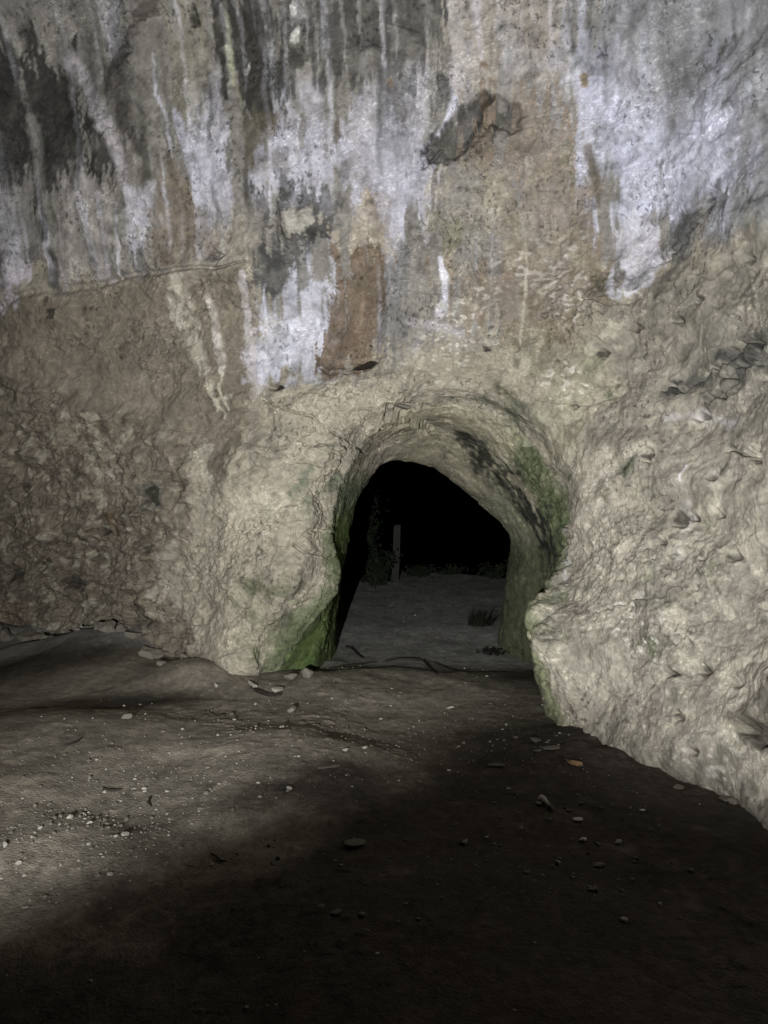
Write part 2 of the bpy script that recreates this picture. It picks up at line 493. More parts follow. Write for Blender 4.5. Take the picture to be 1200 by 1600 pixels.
# broad zones
patch([(-400, 480), (90, 450), (380, 410), (402, 620), (392, 700), (335, 770), (250, 900), (300, 960), (330, 1100), (-400, 1100)], (136, 122, 102), .95, .08)
patch([(-400, 760), (60, 700), (210, 735), (250, 860), (140, 950), (-400, 1000)], (126, 113, 96), .8, .15, mottled=.4)
patch([(400, 620), (600, 588), (640, 600), (600, 690), (540, 740), (525, 860), (440, 1050), (330, 1060), (240, 930), (340, 780)], (172, 160, 137), .9, .08)
patch([(-400, -300), (1400, -300), (1300, 320), (1000, 440), (700, 560), (420, 600), (385, 405), (90, 447), (-400, 500)], (140, 134, 128), .9, .06)
patch([(1000, 440), (1300, 330), (1400, 400), (1400, 1500), (960, 1300), (850, 1040), (880, 880), (920, 720), (900, 560)], (146, 138, 124), .9, .15)
patch([(1000, 440), (1200, 330), (1400, 330), (1400, 640), (1150, 700), (1080, 600)], (128, 122, 110), .7, .2, mottled=.5)
patch([(620, 600), (690, 500), (900, 530), (960, 600), (900, 700), (840, 720), (740, 640)], (164, 152, 130), .8, .1)

# upper wall: hanging veils of pale calcite and dark algae
R_RUNS = R_TOP * (.22 + .78 * region([(-400, -300), (1400, -300), (1400, 160), (1010, 150), (915, 190), (880, 110), (740, 110), (690, 190), (620, 260), (540, 300), (400, 330), (330, 330), (320, 400), (90, 450), (-400, 490)], .1))
tang = P0[:, 0] - .58 * (P0[:, 1] - 6.5) * sstep(.6, 1.8, P0[:, 0]) + warp[:, 0] * .5
zz_ = P0[:, 2]


def runs(k):
    for f_, k_, lo_, hi_, c_, st_, sd_ in ((5.0, .30, .20, .65, (188, 185, 186), .55, 401), (11.0, .35, .30, .62, (194, 191, 190), .6, 403), (24.0, .5, .34, .62, (198, 195, 193), .55, 405),
                                           (6.0, .28, .22, .65, (84, 81, 77), .6, 411), (13.0, .35, .32, .62, (78, 75, 71), .6, 413), (27.0, .5, .36, .62, (84, 80, 75), .5, 415)):
        v_ = vnoise(np.stack([tang * f_, zz_ * k_, 0 * zz_ + sd_], 1), (1, 1, 1), sd_)
        cut = sstep(-.35, .35, vnoise(np.stack([tang * f_ * .4, zz_ * 1.1, 0 * zz_], 1), (1, 1, 1), sd_ + 1))
        paint(R_RUNS * sstep(.3, 1.0, R_TOP) * sstep(lo_, hi_, v_ + .12 * EDGE) * cut, slice(None), c_, st_ * k)


runs(1.0)
patch([(-300, -200), (185, -200), (190, 60), (110, 108), (75, 82), (-300, 85)], (140, 134, 128), .8, .05)
patch([(-300, 88), (45, 74), (75, 84), (110, 108), (125, 180), (150, 240), (168, 292), (120, 262), (92, 335), (60, 335), (38, 280), (-300, 310)], (62, 60, 57), .9, .06)
streak([(34, 106), (45, 170), (58, 250), (68, 318)], [6, 16, 26, 30], (150, 147, 138), .7)
streak([(110, 95), (140, 150), (165, 200), (190, 262), (203, 305)], [26, 30, 26, 20, 10], (186, 178, 172), .8)
streak([(255, -20), (215, 35), (188, 75), (182, 120), (196, 190), (218, 238)], [10, 26, 34, 34, 36, 20], (84, 76, 70), .8)
patch([(258, -60), (320, -60), (330, 60), (335, 150), (300, 190), (262, 150)], (146, 139, 121), .75, .04)
streak([(236, 85), (245, 150), (262, 182), (268, 245)], [8, 9, 10, 4], (188, 184, 182), .9)
streak([(272, 172), (296, 250), (313, 325)], [16, 30, 18], (188, 186, 190), .85)
patch([(306, 205), (350, 196), (364, 262), (355, 302), (332, 320), (308, 306), (296, 250)], (184, 181, 182), .8, .08)
patch([(318, -100), (400, -100), (424, 60), (434, 190), (375, 192), (358, 150), (338, 60)], (68, 65, 60), .9, .05)
streak([(352, 14), (358, 80), (366, 130), (376, 172)], [4, 14, 14, 8], (168, 166, 132), .9, broken=.1)
streak([(404, -20), (420, 80), (434, 194)], [10, 13, 16], (180, 178, 172), .8)
patch([(430, -100), (702, -100), (706, 110), (690, 150), (610, 205), (560, 150), (470, 112), (440, 100)], (84, 82, 79), .85, .1, mottled=.45, mseed=2)
for k, x in enumerate((470, 486, 530, 556, 590, 612, 660)):
    streak([(x, -20), (x + 6, 40), (x + 10, 90 + 14 * (k % 3))], [7, 6, 2], (165, 162, 158), .6, mseed=k)
for x, y in ((384, 107), (463, 58), (456, 8), (1182, 272), (1178, 178)):
    streak([(x, y - 8), (x, y + 8)], [8, 13], (205, 200, 180), .8, broken=0)
patch([(370, 168), (440, 200), (424, 272), (386, 292), (354, 250)], (116, 107, 88), .75, .04)
patch([(462, 205), (560, 172), (640, 214), (682, 240), (655, 340), (640, 362), (560, 350), (530, 300), (470, 302), (402, 332), (392, 290), (430, 230)], (182, 179, 182), .8, .14, mottled=.4, mseed=3)
patch([(88, 300), (118, 275), (160, 290), (192, 330), (182, 430), (95, 432), (72, 380)], (176, 166, 160), .75, .05, mottled=.35, mseed=4)
patch([(-300, 400), (70, 394), (76, 438), (30, 462), (-300, 520)], (182, 172, 168), .85, .03)
patch([(-300, 290), (40, 290), (50, 380), (-300, 400)], (150, 146, 142), .7, .06, mottled=.5, mseed=5)
streak([(182, 318), (186, 380), (185, 432)], [6, 9, 6], (190, 186, 184), .8)
streak([(150, 300), (160, 360), (168, 428)], [10, 14, 8], (186, 180, 176), .7)
streak([(118, 280), (130, 340), (150, 420)], [10, 14, 8], (186, 180, 176), .7)
patch([(204, 298), (242, 290), (236, 390), (204, 402)], (184, 180, 180), .75, .03, mottled=.3)
streak([(82, 395), (80, 445)], [18, 24], (70, 68, 66), .85)
streak([(66, 330), (70, 372)], [20, 14], (74, 72, 70), .8)
patch([(256, 250), (290, 272), (312, 330), (400, 352), (385, 402), (240, 412), (236, 350)], (146, 125, 102), .8, .05, mottled=.3, mseed=6)
patch([(330, 330), (396, 330), (402, 390), (340, 400)], (186, 174, 154), .6, .03, mottled=.6, mseed=7)
streak([(338, 392), (330, 402)], [26, 16], (70, 66, 58), .8)
patch([(402, 312), (522, 288), (532, 312), (524, 372), (472, 384), (462, 440), (422, 472), (386, 432), (398, 382), (440, 352), (410, 350)], (80, 79, 78), .95, .04, mottled=.35, mseed=8)
patch([(448, 340), (480, 324), (498, 342), (480, 352), (462, 372), (445, 366)], (184, 176, 162), .85, .02)
patch([(386, 560), (402, 500), (440, 462), (520, 402), (532, 420), (512, 500), (496, 575), (402, 612)], (192, 191, 194), .88, .13, mottled=.2, mseed=22)
patch([(540, 330), (602, 318), (604, 382), (536, 398), (524, 370)], (180, 163, 141), .85, .03)
patch([(580, 320), (622, 300), (618, 350), (588, 380)], (150, 126, 102), .7, .03, mottled=.3)
patch([(600, 250), (690, 240), (668, 330), (612, 370)], (186, 183, 186), .75, .04, mottled=.3, mseed=9)
patch([(594, 405), (650, 380), (642, 432), (634, 540), (612, 562), (594, 545)], (118, 117, 118), .8, .025, mottled=.45, mseed=10)
patch([(526, 402), (560, 388), (594, 384), (592, 556), (585, 572), (504, 578), (497, 560), (516, 500), (520, 450)], (134, 109, 84), .9, .02, coords=(CH + warp * .4 + warp_fine).astype(np.float32), mottled=.2)
streak([(562, 425), (560, 470), (558, 505)], [4, 8, 5], (176, 150, 122), .7)
streak([(520, 560), (560, 562), (592, 552)], [10, 12, 12], (180, 158, 130), .6)
streak([(588, 415), (590, 480), (589, 550)], [5, 9, 12], (186, 180, 176), .8)
streak([(700, -30), (712, 60), (718, 120), (710, 160), (688, 205), (660, 232)], [14, 18, 20, 16, 14, 8], (206, 204, 210), .9)
patch([(720, -100), (880, -100), (892, 120), (800, 130), (770, 140), (722, 120)], (172, 161, 149), .8, .04)
for x, w, c in ((745, 14, (190, 184, 180)), (780, 18, (188, 180, 172)), (806, 8, (150, 140, 130)), (832, 16, (186, 176, 164)), (862, 10, (184, 178, 172))):
    streak([(x - 4, -30), (x, 50), (x + 8, 110)], [w, w, 3], c, .6)
streak([(886, -30), (890, 40), (896, 90)], [16, 16, 8], (92, 90, 89), .75)
streak([(906, -30), (908, 60), (900, 140), (905, 190)], [18, 22, 26, 14], (188, 186, 192), .8)
patch([(925, -100), (1100, -100), (1112, 60), (1090, 105), (1000, 108), (940, 100)], (108, 106, 106), .8, .08, mottled=.3, mseed=11)
patch([(1100, -100), (1400, -100), (1400, 330), (1150, 320), (1120, 200)], (136, 133, 134), .8, .1)
patch([(688, 205), (740, 166), (760, 150), (800, 160), (812, 190), (795, 212), (740, 232), (690, 252), (660, 238)], (92, 87, 81), .88, .03, coords=RAG, ragged=.9)
patch([(755, 160), (775, 160), (765, 190), (752, 205)], (146, 124, 104), .8, .02)
patch([(800, 150), (900, 128), (914, 200), (938, 260), (956, 330), (952, 462), (880, 532), (700, 512), (688, 420), (760, 382), (780, 262), (724, 262)], (148, 127, 103), .85, .06, mottled=.3, mseed=12)
patch([(690, 262), (800, 256), (850, 330), (840, 390), (700, 390), (668, 330)], (172, 160, 138), .7, .05, mottled=.55, mseed=13)
patch([(905, -100), (1300, -100), (1290, 300), (1180, 345), (1090, 350), (960, 350), (920, 200)], (146, 146, 152), .75, .22, ragged=.8)
patch([(900, 60), (1010, 80), (1120, 150), (1150, 280), (1090, 335), (960, 345), (925, 220)], (168, 168, 176), .5, .25)
patch([(905, 150), (1000, 158), (1062, 200), (1132, 282), (1112, 302), (1040, 332), (970, 342), (948, 330), (934, 260), (915, 210)], (184, 184, 192), .85, .22, mottled=.25, mseed=21)
patch([(955, 338), (1032, 340), (1042, 420), (992, 452), (962, 456)], (182, 178, 176), .85, .04)
patch([(1032, 345), (1116, 293), (1122, 312), (1062, 382), (1040, 425)], (98, 97, 96), .85, .025, mottled=.3)
streak([(1080, 330), (1094, 318)], [22, 14], (184, 182, 182), .8)
patch([(680, 340), (736, 340), (736, 380), (690, 386)], (132, 129, 98), .7, .03)
streak([(918, 230), (928, 280), (938, 330)], [14, 16, 8], (120, 105, 84), .7)
streak([(684, 404), (692, 440), (690, 485)], [8, 14, 18], (200, 196, 196), .9)
streak([(640, 500), (690, 505), (720, 520)], [20, 24, 18], (186, 180, 174), .55)
streak([(815, 350), (822, 420), (816, 480), (808, 540)], [8, 6, 8, 4], (186, 178, 160), .8)
streak([(862, 425), (866, 480)], [8, 4], (180, 168, 152), .7)
streak([(735, 420), (744, 455), (738, 500)], [4, 3, 3], (184, 174, 154), .6)
streak([(611, 126), (613, 134)], [12, 10], (150, 110, 60), .8, broken=0)
streak([(908, 120), (912, 134)], [12, 12], (160, 125, 70), .8, broken=0)
streak([(753, 103), (756, 106)], [10, 8], (140, 100, 72), .7, broken=0)
streak([(526, 192), (526, 226)], [12, 10], (110, 96, 72), .8, broken=0)
streak([(473, 182), (475, 228)], [14, 8], (112, 98, 74), .7, broken=0)

runs(.35)
patch([(526, 402), (560, 388), (594, 384), (592, 556), (585, 572), (504, 578), (497, 560), (516, 500), (520, 450)], (136, 111, 86), .6, .02, coords=(CH + warp * .4 + warp_fine).astype(np.float32), mottled=.2)

# brown left wall: white runs, drips and blotches
streak([(276, 434), (284, 490), (304, 545), (326, 590), (330, 615)], [34, 52, 46, 24, 8], (186, 178, 160), .85, broken=.7)
streak([(326, 466), (338, 510), (342, 560), (344, 585)], [18, 24, 16, 6], (190, 182, 164), .85, broken=.5, mseed=4)
streak([(376, 430), (384, 500), (388, 560), (397, 612)], [16, 20, 30, 24], (184, 176, 166), .8)
for pts in ([(320, 580), (330, 620), (352, 648)], [(344, 580), (343, 612), (356, 640), (352, 655)], [(330, 600), (320, 606)], [(338, 624), (360, 618)], [(326, 612), (340, 640)],
            [(305, 545), (312, 585)], ):
    streak(pts, [5] * len(pts), (190, 182, 160), .85, .6, broken=.2)
streak([(392, 610), (394, 660), (390, 725)], [20, 22, 10], (150, 138, 126), .6)
patch([(300, 705), (332, 690), (332, 790), (305, 796)], (182, 172, 150), .75, .03, mottled=.4)
patch([(365, 780), (440, 760), (460, 800), (380, 810)], (184, 176, 154), .6, .04, mottled=.6)
streak([(170, 808), (186, 835)], [20, 24], (112, 86, 58), .85, broken=0)
patch([(225, 760), (260, 760), (262, 795), (230, 800)], (112, 108, 100), .7, .03)
patch([(240, 920), (300, 915), (330, 960), (300, 980), (250, 950)], (184, 170, 146), .6, .06, mottled=.5)
patch([(-200, 930), (45, 940), (48, 1000), (-200, 1010)], (152, 128, 106), .7, .05)

# round the arch
streak([(690, 628), (760, 626), (830, 640), (852, 670)], [14, 18, 26, 20], (104, 107, 86), .65, broken=.6)
streak([(790, 640), (815, 665), (850, 690)], [12, 26, 20], (88, 92, 74), .6, broken=.6, mseed=3)
patch([(860, 560), (930, 560), (910, 700), (895, 790), (850, 720), (830, 650)], (150, 148, 120), .55, .06, mottled=.5, mseed=14)
patch([(815, 500), (870, 520), (870, 600), (820, 600)], (138, 136, 108), .4, .05, mottled=.5)
patch([(360, 930), (440, 900), (505, 900), (490, 960), (430, 1045), (360, 1010)], (112, 118, 82), .6, .07, mottled=.75, mseed=15)
patch([(500, 700), (550, 690), (545, 770), (520, 850), (495, 800)], (118, 126, 104), .75, .04, mottled=.5, mseed=16)
streak([(892, 845), (886, 880), (884, 905)], [5, 8, 5], (190, 186, 180), .6)
patch([(890, 700), (960, 690), (1010, 800), (950, 960), (890, 900)], (178, 166, 146), .6, .1)
streak([(1030, 612), (1090, 598), (1140, 560), (1190, 530)], [24, 60, 50, 44], (78, 76, 73), .9, broken=.4, mseed=5)
streak([(1095, 640), (1130, 600), (1180, 560)], [20, 44, 44], (84, 81, 77), .8, broken=.4, mseed=6)
streak([(1068, 720), (1062, 745)], [3, 6], (190, 186, 182), .6, broken=0)
streak([(1040, 650), (1090, 650), (1140, 660)], [20, 34, 30], (184, 178, 168), .6, broken=.5)
streak([(1054, 870), (1064, 780)], [24, 16], (184, 178, 166), .5, broken=.4)
patch([(1140, 1120), (1230, 1060), (1300, 1200), (1180, 1160)], (80, 72, 62), .7, .04)

# passage: by ring rather than by place on the face
lip = sstep(3.12, 2.9, RR) * sstep(.9, 1.1, RR)
tr = sstep(7.6, 8.6, TT)
nz = fbm(P0, 6, 3, 111)
ceil_m = lip * sstep(5.2, 6.2, TT) * sstep(9.6, 8.4, TT)
paint(ceil_m * .9, slice(None), (164, 155, 124))
paint(lip * tr * sstep(-.5, .4, nz + .3) * sstep(2.0, 2.6, RR), slice(None), (146, 147, 104))
paint(lip * tr * .85 * sstep(2.25, 1.7, RR), slice(None), (140, 141, 112))
paint(lip * sstep(9.0, 10.0, TT) * .9 * sstep(2.9, 2.2, RR), slice(None), (98, 106, 66))
left_in = lip * sstep(4.9, 4.2, TT)
paint(left_in * sstep(3.05, 2.85, RR), slice(None), (100, 124, 52))
paint(left_in * sstep(3.7, 4.3, TT) * .8, slice(None), (112, 118, 100))
rim_green = np.exp(-((RR - 3.02) / .1) ** 2) * (sstep(4.8, 3.2, TT) + sstep(7.5, 8.3, TT) * sstep(11.2, 9.8, TT))
paint(rim_green * .55 * sstep(-.4, .4, nz), slice(None), (112, 126, 78))

paint(sstep(.1, .9, np.exp(-((RR - 2.75) / .42) ** 2) * tr * sstep(11.9, 10.9, TT) * .9 + .6 * EDGE) * sstep(6.6, 7.6, TT) * .85, slice(None), (92, 108, 60))
paint(sstep(.35, 1.0, np.exp(-((RR - 3.05) / .4) ** 2) * sstep(4.8, 3.6, TT) + .6 * EDGE) * .75, slice(None), (92, 112, 60))
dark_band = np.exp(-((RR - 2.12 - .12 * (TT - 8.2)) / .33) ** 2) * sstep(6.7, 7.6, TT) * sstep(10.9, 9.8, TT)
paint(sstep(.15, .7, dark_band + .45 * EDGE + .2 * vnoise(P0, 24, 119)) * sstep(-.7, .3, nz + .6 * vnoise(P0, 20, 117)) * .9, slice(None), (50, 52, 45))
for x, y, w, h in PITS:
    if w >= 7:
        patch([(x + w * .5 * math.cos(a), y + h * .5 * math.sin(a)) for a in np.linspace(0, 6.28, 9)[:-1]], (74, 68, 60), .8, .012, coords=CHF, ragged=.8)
# grain darker in the fine hollows, then random blotches and pale flecks
C *= (1 + .16 * fine * .6 + .10 * micro + .12 * fbm(P0, 5, 3, 121)[:]).clip(.5, 1.5)[:, None]
blot = sstep(.25, .75, fbm(P0, 11, 3, 131)) * (R_LEFT * .6 + R_RIGHT * .45 + R_MIDR * .5 + .12)
paint(blot * .55, slice(None), (190, 182, 160))
blot2 = sstep(.35, .85, fbm(P0, 8, 3, 141)) * (R_LEFT * .8 + R_TOP * .45 + R_RIGHT * .3 + .1)
paint(blot2 * .5, slice(None), (88, 80, 68))
chips = sstep(.30, .55, vnoise(P0 * np.array([1, 1, 1.6], np.float32), 26, 151)) * sstep(.1, .6, vnoise(P0, 2.2, 153)) * (R_MIDR + R_RIGHT * .7 + .25)
paint(chips * .5, slice(None), (196, 188, 166))
C = np.clip(1.14 * np.maximum(C * GAIN, .001) ** 1.25, .01, .8).astype(np.float32)


def grid_mesh(name, pts, nr, nt, colour, mat, flip=False):
    me = bpy.data.meshes.new(name)
    i = np.arange(nr - 1)[:, None] * nt + np.arange(nt - 1)[None, :]
    q = np.stack([i, i + 1, i + nt + 1, i + nt], -1).reshape(-1, 4)
    if flip:
        q = q[:, ::-1]
    nf = len(q)
    me.vertices.add(len(pts))
    me.vertices.foreach_set('co', np.ascontiguousarray(pts, np.float32).ravel())
    me.loops.add(nf * 4)
    me.loops.foreach_set('vertex_index', np.ascontiguousarray(q, np.int32).ravel())
    me.polygons.add(nf)
    me.polygons.foreach_set('loop_start', np.arange(0, nf * 4, 4, dtype=np.int32))
    me.polygons.foreach_set('use_smooth', np.ones(nf, bool))
    a = me.attributes.new('stain', 'FLOAT_COLOR', 'POINT')
    a.data.foreach_set('color', np.concatenate([colour, np.ones((len(colour), 1), np.float32)], 1).astype(np.float32).ravel())
    me.materials.append(mat)
    me.update()
    me.validate()
    o = bpy.data.objects.new(name, me)
    col.objects.link(o)
    return o


# ------------------------------------------------------------------ materials
def material(name, base=None, attr=None, rough=.9, scales=(18, 70), vary=.18, bump=.35, bump_dist=.01, spec=.25, voronoi=0, flecks=()):
    m = bpy.data.materials.new(name)
    m.use_nodes = True
    nt = m.node_tree
    b = nt.nodes['Principled BSDF']
    b.inputs['Roughness'].default_value = rough
    b.inputs['Specular IOR Level'].default_value = spec
    tc = nt.nodes.new('ShaderNodeTexCoord')
    ns = []
    for s in scales:
        n = nt.nodes.new('ShaderNodeTexNoise')
        n.inputs['Scale'].default_value = s
        n.inputs['Detail'].default_value = 3.5
        n.inputs['Roughness'].default_value = .65
        nt.links.new(tc.outputs['Object'], n.inputs['Vector'])
        ns.append(n)
    if attr:
        src = nt.nodes.new('ShaderNodeAttribute')
        src.attribute_name = attr
        csock = src.outputs['Color']
    else:
        src = nt.nodes.new('ShaderNodeRGB')
        src.outputs[0].default_value = (*base, 1)
        csock = src.outputs[0]
    mr = nt.nodes.new('ShaderNodeMapRange')
    mr.inputs['From Min'].default_value, mr.inputs['From Max'].default_value = .25, .75
    mr.inputs['To Min'].default_value, mr.inputs['To Max'].default_value = 1 - vary, 1 + vary
    mx = nt.nodes.new('ShaderNodeMath')
    mx.operation = 'ADD'
    nt.links.new(ns[0].outputs[0], mx.inputs[0])
    nt.links.new(ns[1].outputs[0], mx.inputs[1])
    hv = nt.nodes.new('ShaderNodeMath')
    hv.operation = 'MULTIPLY'
    hv.inputs[1].default_value = .5
    nt.links.new(mx.outputs[0], hv.inputs[0])
    nt.links.new(hv.outputs[0], mr.inputs['Value'])
    if flecks:
        for sc_, lo, hi, to, low in flecks:
            n1 = nt.nodes.new('ShaderNodeTexNoise')
            n1.inputs['Scale'].default_value = sc_
            n1.inputs['Detail'].default_value = 2
            n1.inputs['Distortion'].default_value = .6
            n2 = nt.nodes.new('ShaderNodeTexNoise')
            n2.inputs['Scale'].default_value = low
            n2.inputs['Detail'].default_value = 0
            r1 = nt.nodes.new('ShaderNodeMapRange')
            r1.inputs['From Min'].default_value, r1.inputs['From Max'].default_value = lo, hi
            r1.inputs['To Min'].default_value, r1.inputs['To Max'].default_value = 0, to - 1
            r2 = nt.nodes.new('ShaderNodeMapRange')
            r2.inputs['From Min'].default_value, r2.inputs['From Max'].default_value = .42, .62
            mp = nt.nodes.new('ShaderNodeMapping')
            mp.inputs['Scale'].default_value = (1, 1, 1.5 if to > 1 else .8)
            mp.inputs['Location'].default_value = (to * 3, low, 0)
            nt.links.new(tc.outputs['Object'], mp.inputs[0])
            for n in (n1, n2):
                nt.links.new(mp.outputs[0], n.inputs['Vector'])
            nt.links.new(n1.outputs[0], r1.inputs['Value'])
            nt.links.new(n2.outputs[0], r2.inputs['Value'])
            mm = nt.nodes.new('ShaderNodeMath')
            mm.operation = 'MULTIPLY_ADD'
            mm.inputs[2].default_value = 1
            nt.links.new(r1.outputs[0], mm.inputs[0])
            nt.links.new(r2.outputs[0], mm.inputs[1])
            v1 = nt.nodes.new('ShaderNodeVectorMath')
            v1.operation = 'SCALE'
            nt.links.new(csock, v1.inputs[0])
            nt.links.new(mm.outputs[0], v1.inputs['Scale'])
            csock = v1.outputs[0]
    vm = nt.nodes.new('ShaderNodeVectorMath')
    vm.operation = 'SCALE'
    nt.links.new(csock, vm.inputs[0])
    nt.links.new(mr.outputs[0], vm.inputs['Scale'])
    nt.links.new(vm.outputs[0], b.inputs['Base Color'])
    h = hv.outputs[0]
    if voronoi:
        v = nt.nodes.new('ShaderNodeTexVoronoi')
        v.inputs['Scale'].default_value = voronoi
        nt.links.new(tc.outputs['Object'], v.inputs['Vector'])
        ad = nt.nodes.new('ShaderNodeMath')
        ad.operation = 'MULTIPLY_ADD'
        ad.inputs[1].default_value = .5
        nt.links.new(v.outputs['Distance'], ad.inputs[0])
        nt.links.new(h, ad.inputs[2])
        h = ad.outputs[0]
    bp = nt.nodes.new('ShaderNodeBump')
    bp.inputs['Strength'].default_value = bump
    bp.inputs['Distance'].default_value = bump_dist
    nt.links.new(h, bp.inputs['Height'])
    nt.links.new(bp.outputs[0], b.inputs['Normal'])
    return m


M_ROCK = material('limestone', attr='stain', rough=.82, scales=(34, 120), vary=.34, bump=.75, bump_dist=.012, spec=.3, flecks=((44, .54, .68, 1.55, 2.3), (30, .56, .68, .42, 3.1), (11, .5, .66, 1.3, 1.7), (9, .5, .66, .68, 2.1)))
M_SOIL = material('soil', attr='stain', rough=.95, scales=(14, 120), vary=.35, bump=.5, bump_dist=.014, spec=.15, voronoi=75, flecks=((120, .60, .70, 1.9, 3.0), (90, .58, .70, .5, 4.0), (7, .5, .66, 1.35, 1.1), (5, .5, .66, .7, 1.6)))

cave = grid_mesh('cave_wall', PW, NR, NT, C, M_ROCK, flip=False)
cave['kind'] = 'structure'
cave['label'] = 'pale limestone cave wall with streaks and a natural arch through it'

# ------------------------------------------------------------------ ground
def bump2(x, y, cx, cy, sx, sy, h, rot=0):
    c, s = math.cos(rot), math.sin(rot)
    u, v = (x - cx) * c + (y - cy) * s, -(x - cx) * s + (y - cy) * c
    return h * np.exp(-(u / sx) ** 2 - (v / sy) ** 2)


def seg_bump(x, y, pts, r, h):
    out = np.zeros_like(x)
    for (ax, ay, ah), (bx, by, bh) in zip(pts[:-1], pts[1:]):
        dx, dy = bx - ax, by - ay
        t = np.clip(((x - ax) * dx + (y - ay) * dy) / (dx * dx + dy * dy), 0, 1)
        d2 = (x - ax - t * dx) ** 2 + (y - ay - t * dy) ** 2
        out = np.maximum(out, (ah + (bh - ah) * t) * h * np.exp(-d2 / r ** 2))
    return out


def gxy(px, py):
    d = CAM_H * FPX / (py - HORIZON)
    return (px - 600) / FPX * d, d


def height(x, y, detail=True):
    x, y = np.asarray(x, np.float64), np.asarray(y, np.float64)
    p = np.stack([x.ravel(), y.ravel(), 0 * x.ravel()], 1).astype(np.float32)
    near = np.exp(-((np.hypot(x, y - 5) / 9) ** 4))
    h = 0.035 * vnoise(p, (.8, .8, 1), 201).reshape(x.shape) + .018 * vnoise(p, (2.3, 2.3, 1), 203).reshape(x.shape)
    h = h * near * (1 - .5 * sstep(6.6, 7.4, y))
    # bank on the left, swells and hollows
    u = (x * -.72 + y * .69)
    h = h + .13 * sstep(2.7, 3.9, u + .5 * vnoise(p, (1.6, 1.6, 1), 205).reshape(x.shape)) * sstep(.5, -.6, x) * sstep(6.4, 4.2, y)
    g = gxy(150, 1155)
    h = h + bump2(x, y, *g, .6, .4, .05, .15)
    g = gxy(140, 1078)
    h = h + bump2(x, y, *g, .8, .4, .05, .1)
    g = gxy(470, 1175)
    h = h + bump2(x, y, *g, .7, .4, .03, .2)
    # loose earth banked against the foot of the wall, and the path rising outside
    n = vnoise(p, (2.0, 2.0, 1), 209).reshape(x.shape)
    h = h + seg_bump(x, y, [(-.9, 6.62, .5), (-1.42, 6.35, .8), (-2.3, 7.05, .8), (-3.25, 7.8, 1), (-5.3, 8.6, 1), (-8, 8.3, 1)], .62, .24) * (.8 + .5 * n)
    h = h + seg_bump(x, y, [(1.40, 5.6, .6), (1.32, 4.6, 1), (1.62, 3.9, .6), (2.0, 3.3, .2), (2.5, 2.4, .2)], .2, .05) * np.clip(.7 + 1.2 * vnoise(p, (5, 5, 1), 212).reshape(x.shape), 0, 2)
    yc = 13.6 + .5 * vnoise(p, (.5, .5, 1), 210).reshape(x.shape) - .9 * (x - .3) * .35
    h = h + .066 * np.clip(np.minimum(y, yc) - 7.6, 0, 14) * sstep(7.4, 9.0, y) - .16 * np.clip(y - yc, 0, 30) - .5 * sstep(0, 2, y - yc)
    # mound shaped to carry the painted shade up the left wall's foot
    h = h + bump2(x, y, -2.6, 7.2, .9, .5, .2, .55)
    # sill of the passage
    sill = 6.75 + .3 * vnoise(p, (2.4, 2.4, 1), 207).reshape(x.shape) + .12 * (x - .2)
    h = h + .02 * sstep(-1.3, 0, y - sill) * (1 - sstep(0.0, .06, y - sill) * .8) * sstep(-1, -.4, x) * sstep(1.6, .8, x)
    if detail:
        q = p
        k = (.35 + .65 * (1 - sstep(6.9, 7.5, y))).ravel()
        dd = (.006 * fbm(q, (4.3, 4.3, 1), 3, 211) + .0035 * np.maximum(0, fbm(q, (13, 13, 1), 2, 217) - .25)) * k
        w1 = vnoise(q, (11, 11, 1), 221)
        w2 = vnoise(q, (19, 19, 1), 223)
        dd += .007 * sstep(.42, .62, w2) * sstep(-.1, .5, vnoise(q, (1.3, 1.3, 1), 225)) * k
        dd += .003 * sstep(.35, .6, w1) * k
        h = h + dd.reshape(x.shape) * near
    return h


gn = 620
su = np.linspace(-1, 1, gn)
warpx = np.sign(su) * (3.6 * np.abs(su) + 90 * np.abs(su) ** 9 + 400 * np.abs(su) ** 40)
sv = np.linspace(0, 1, gn)
warpy = np.where(sv < .06, 1.9 - (.06 - sv) / .06 * 7, 0)
vv = (sv - .06) / .94
warpy = np.where(sv >= .06, 1.9 + 3.2 * vv + 4.8 * vv ** 2.2 + 20 * vv ** 9 + 500 * vv ** 40, warpy)
close = np.linspace(-5.1, 1.9, 60)
warpy = np.concatenate([close, warpy[sv >= .06][1:]])
GY, GX = np.meshgrid(warpy, warpx, indexing='ij')
GZ = height(GX, GY)
gp = np.stack([GX.ravel(), GY.ravel(), GZ.ravel()], 1).astype(np.float32)
gc = np.tile(lin((72, 63, 53)), (len(gp), 1))
q2 = gp * np.array([1, 1, 0], np.float32)


def gmix(mask, c):
    global gc
    gc = gc * (1 - mask[:, None]) + lin(c) * mask[:, None]


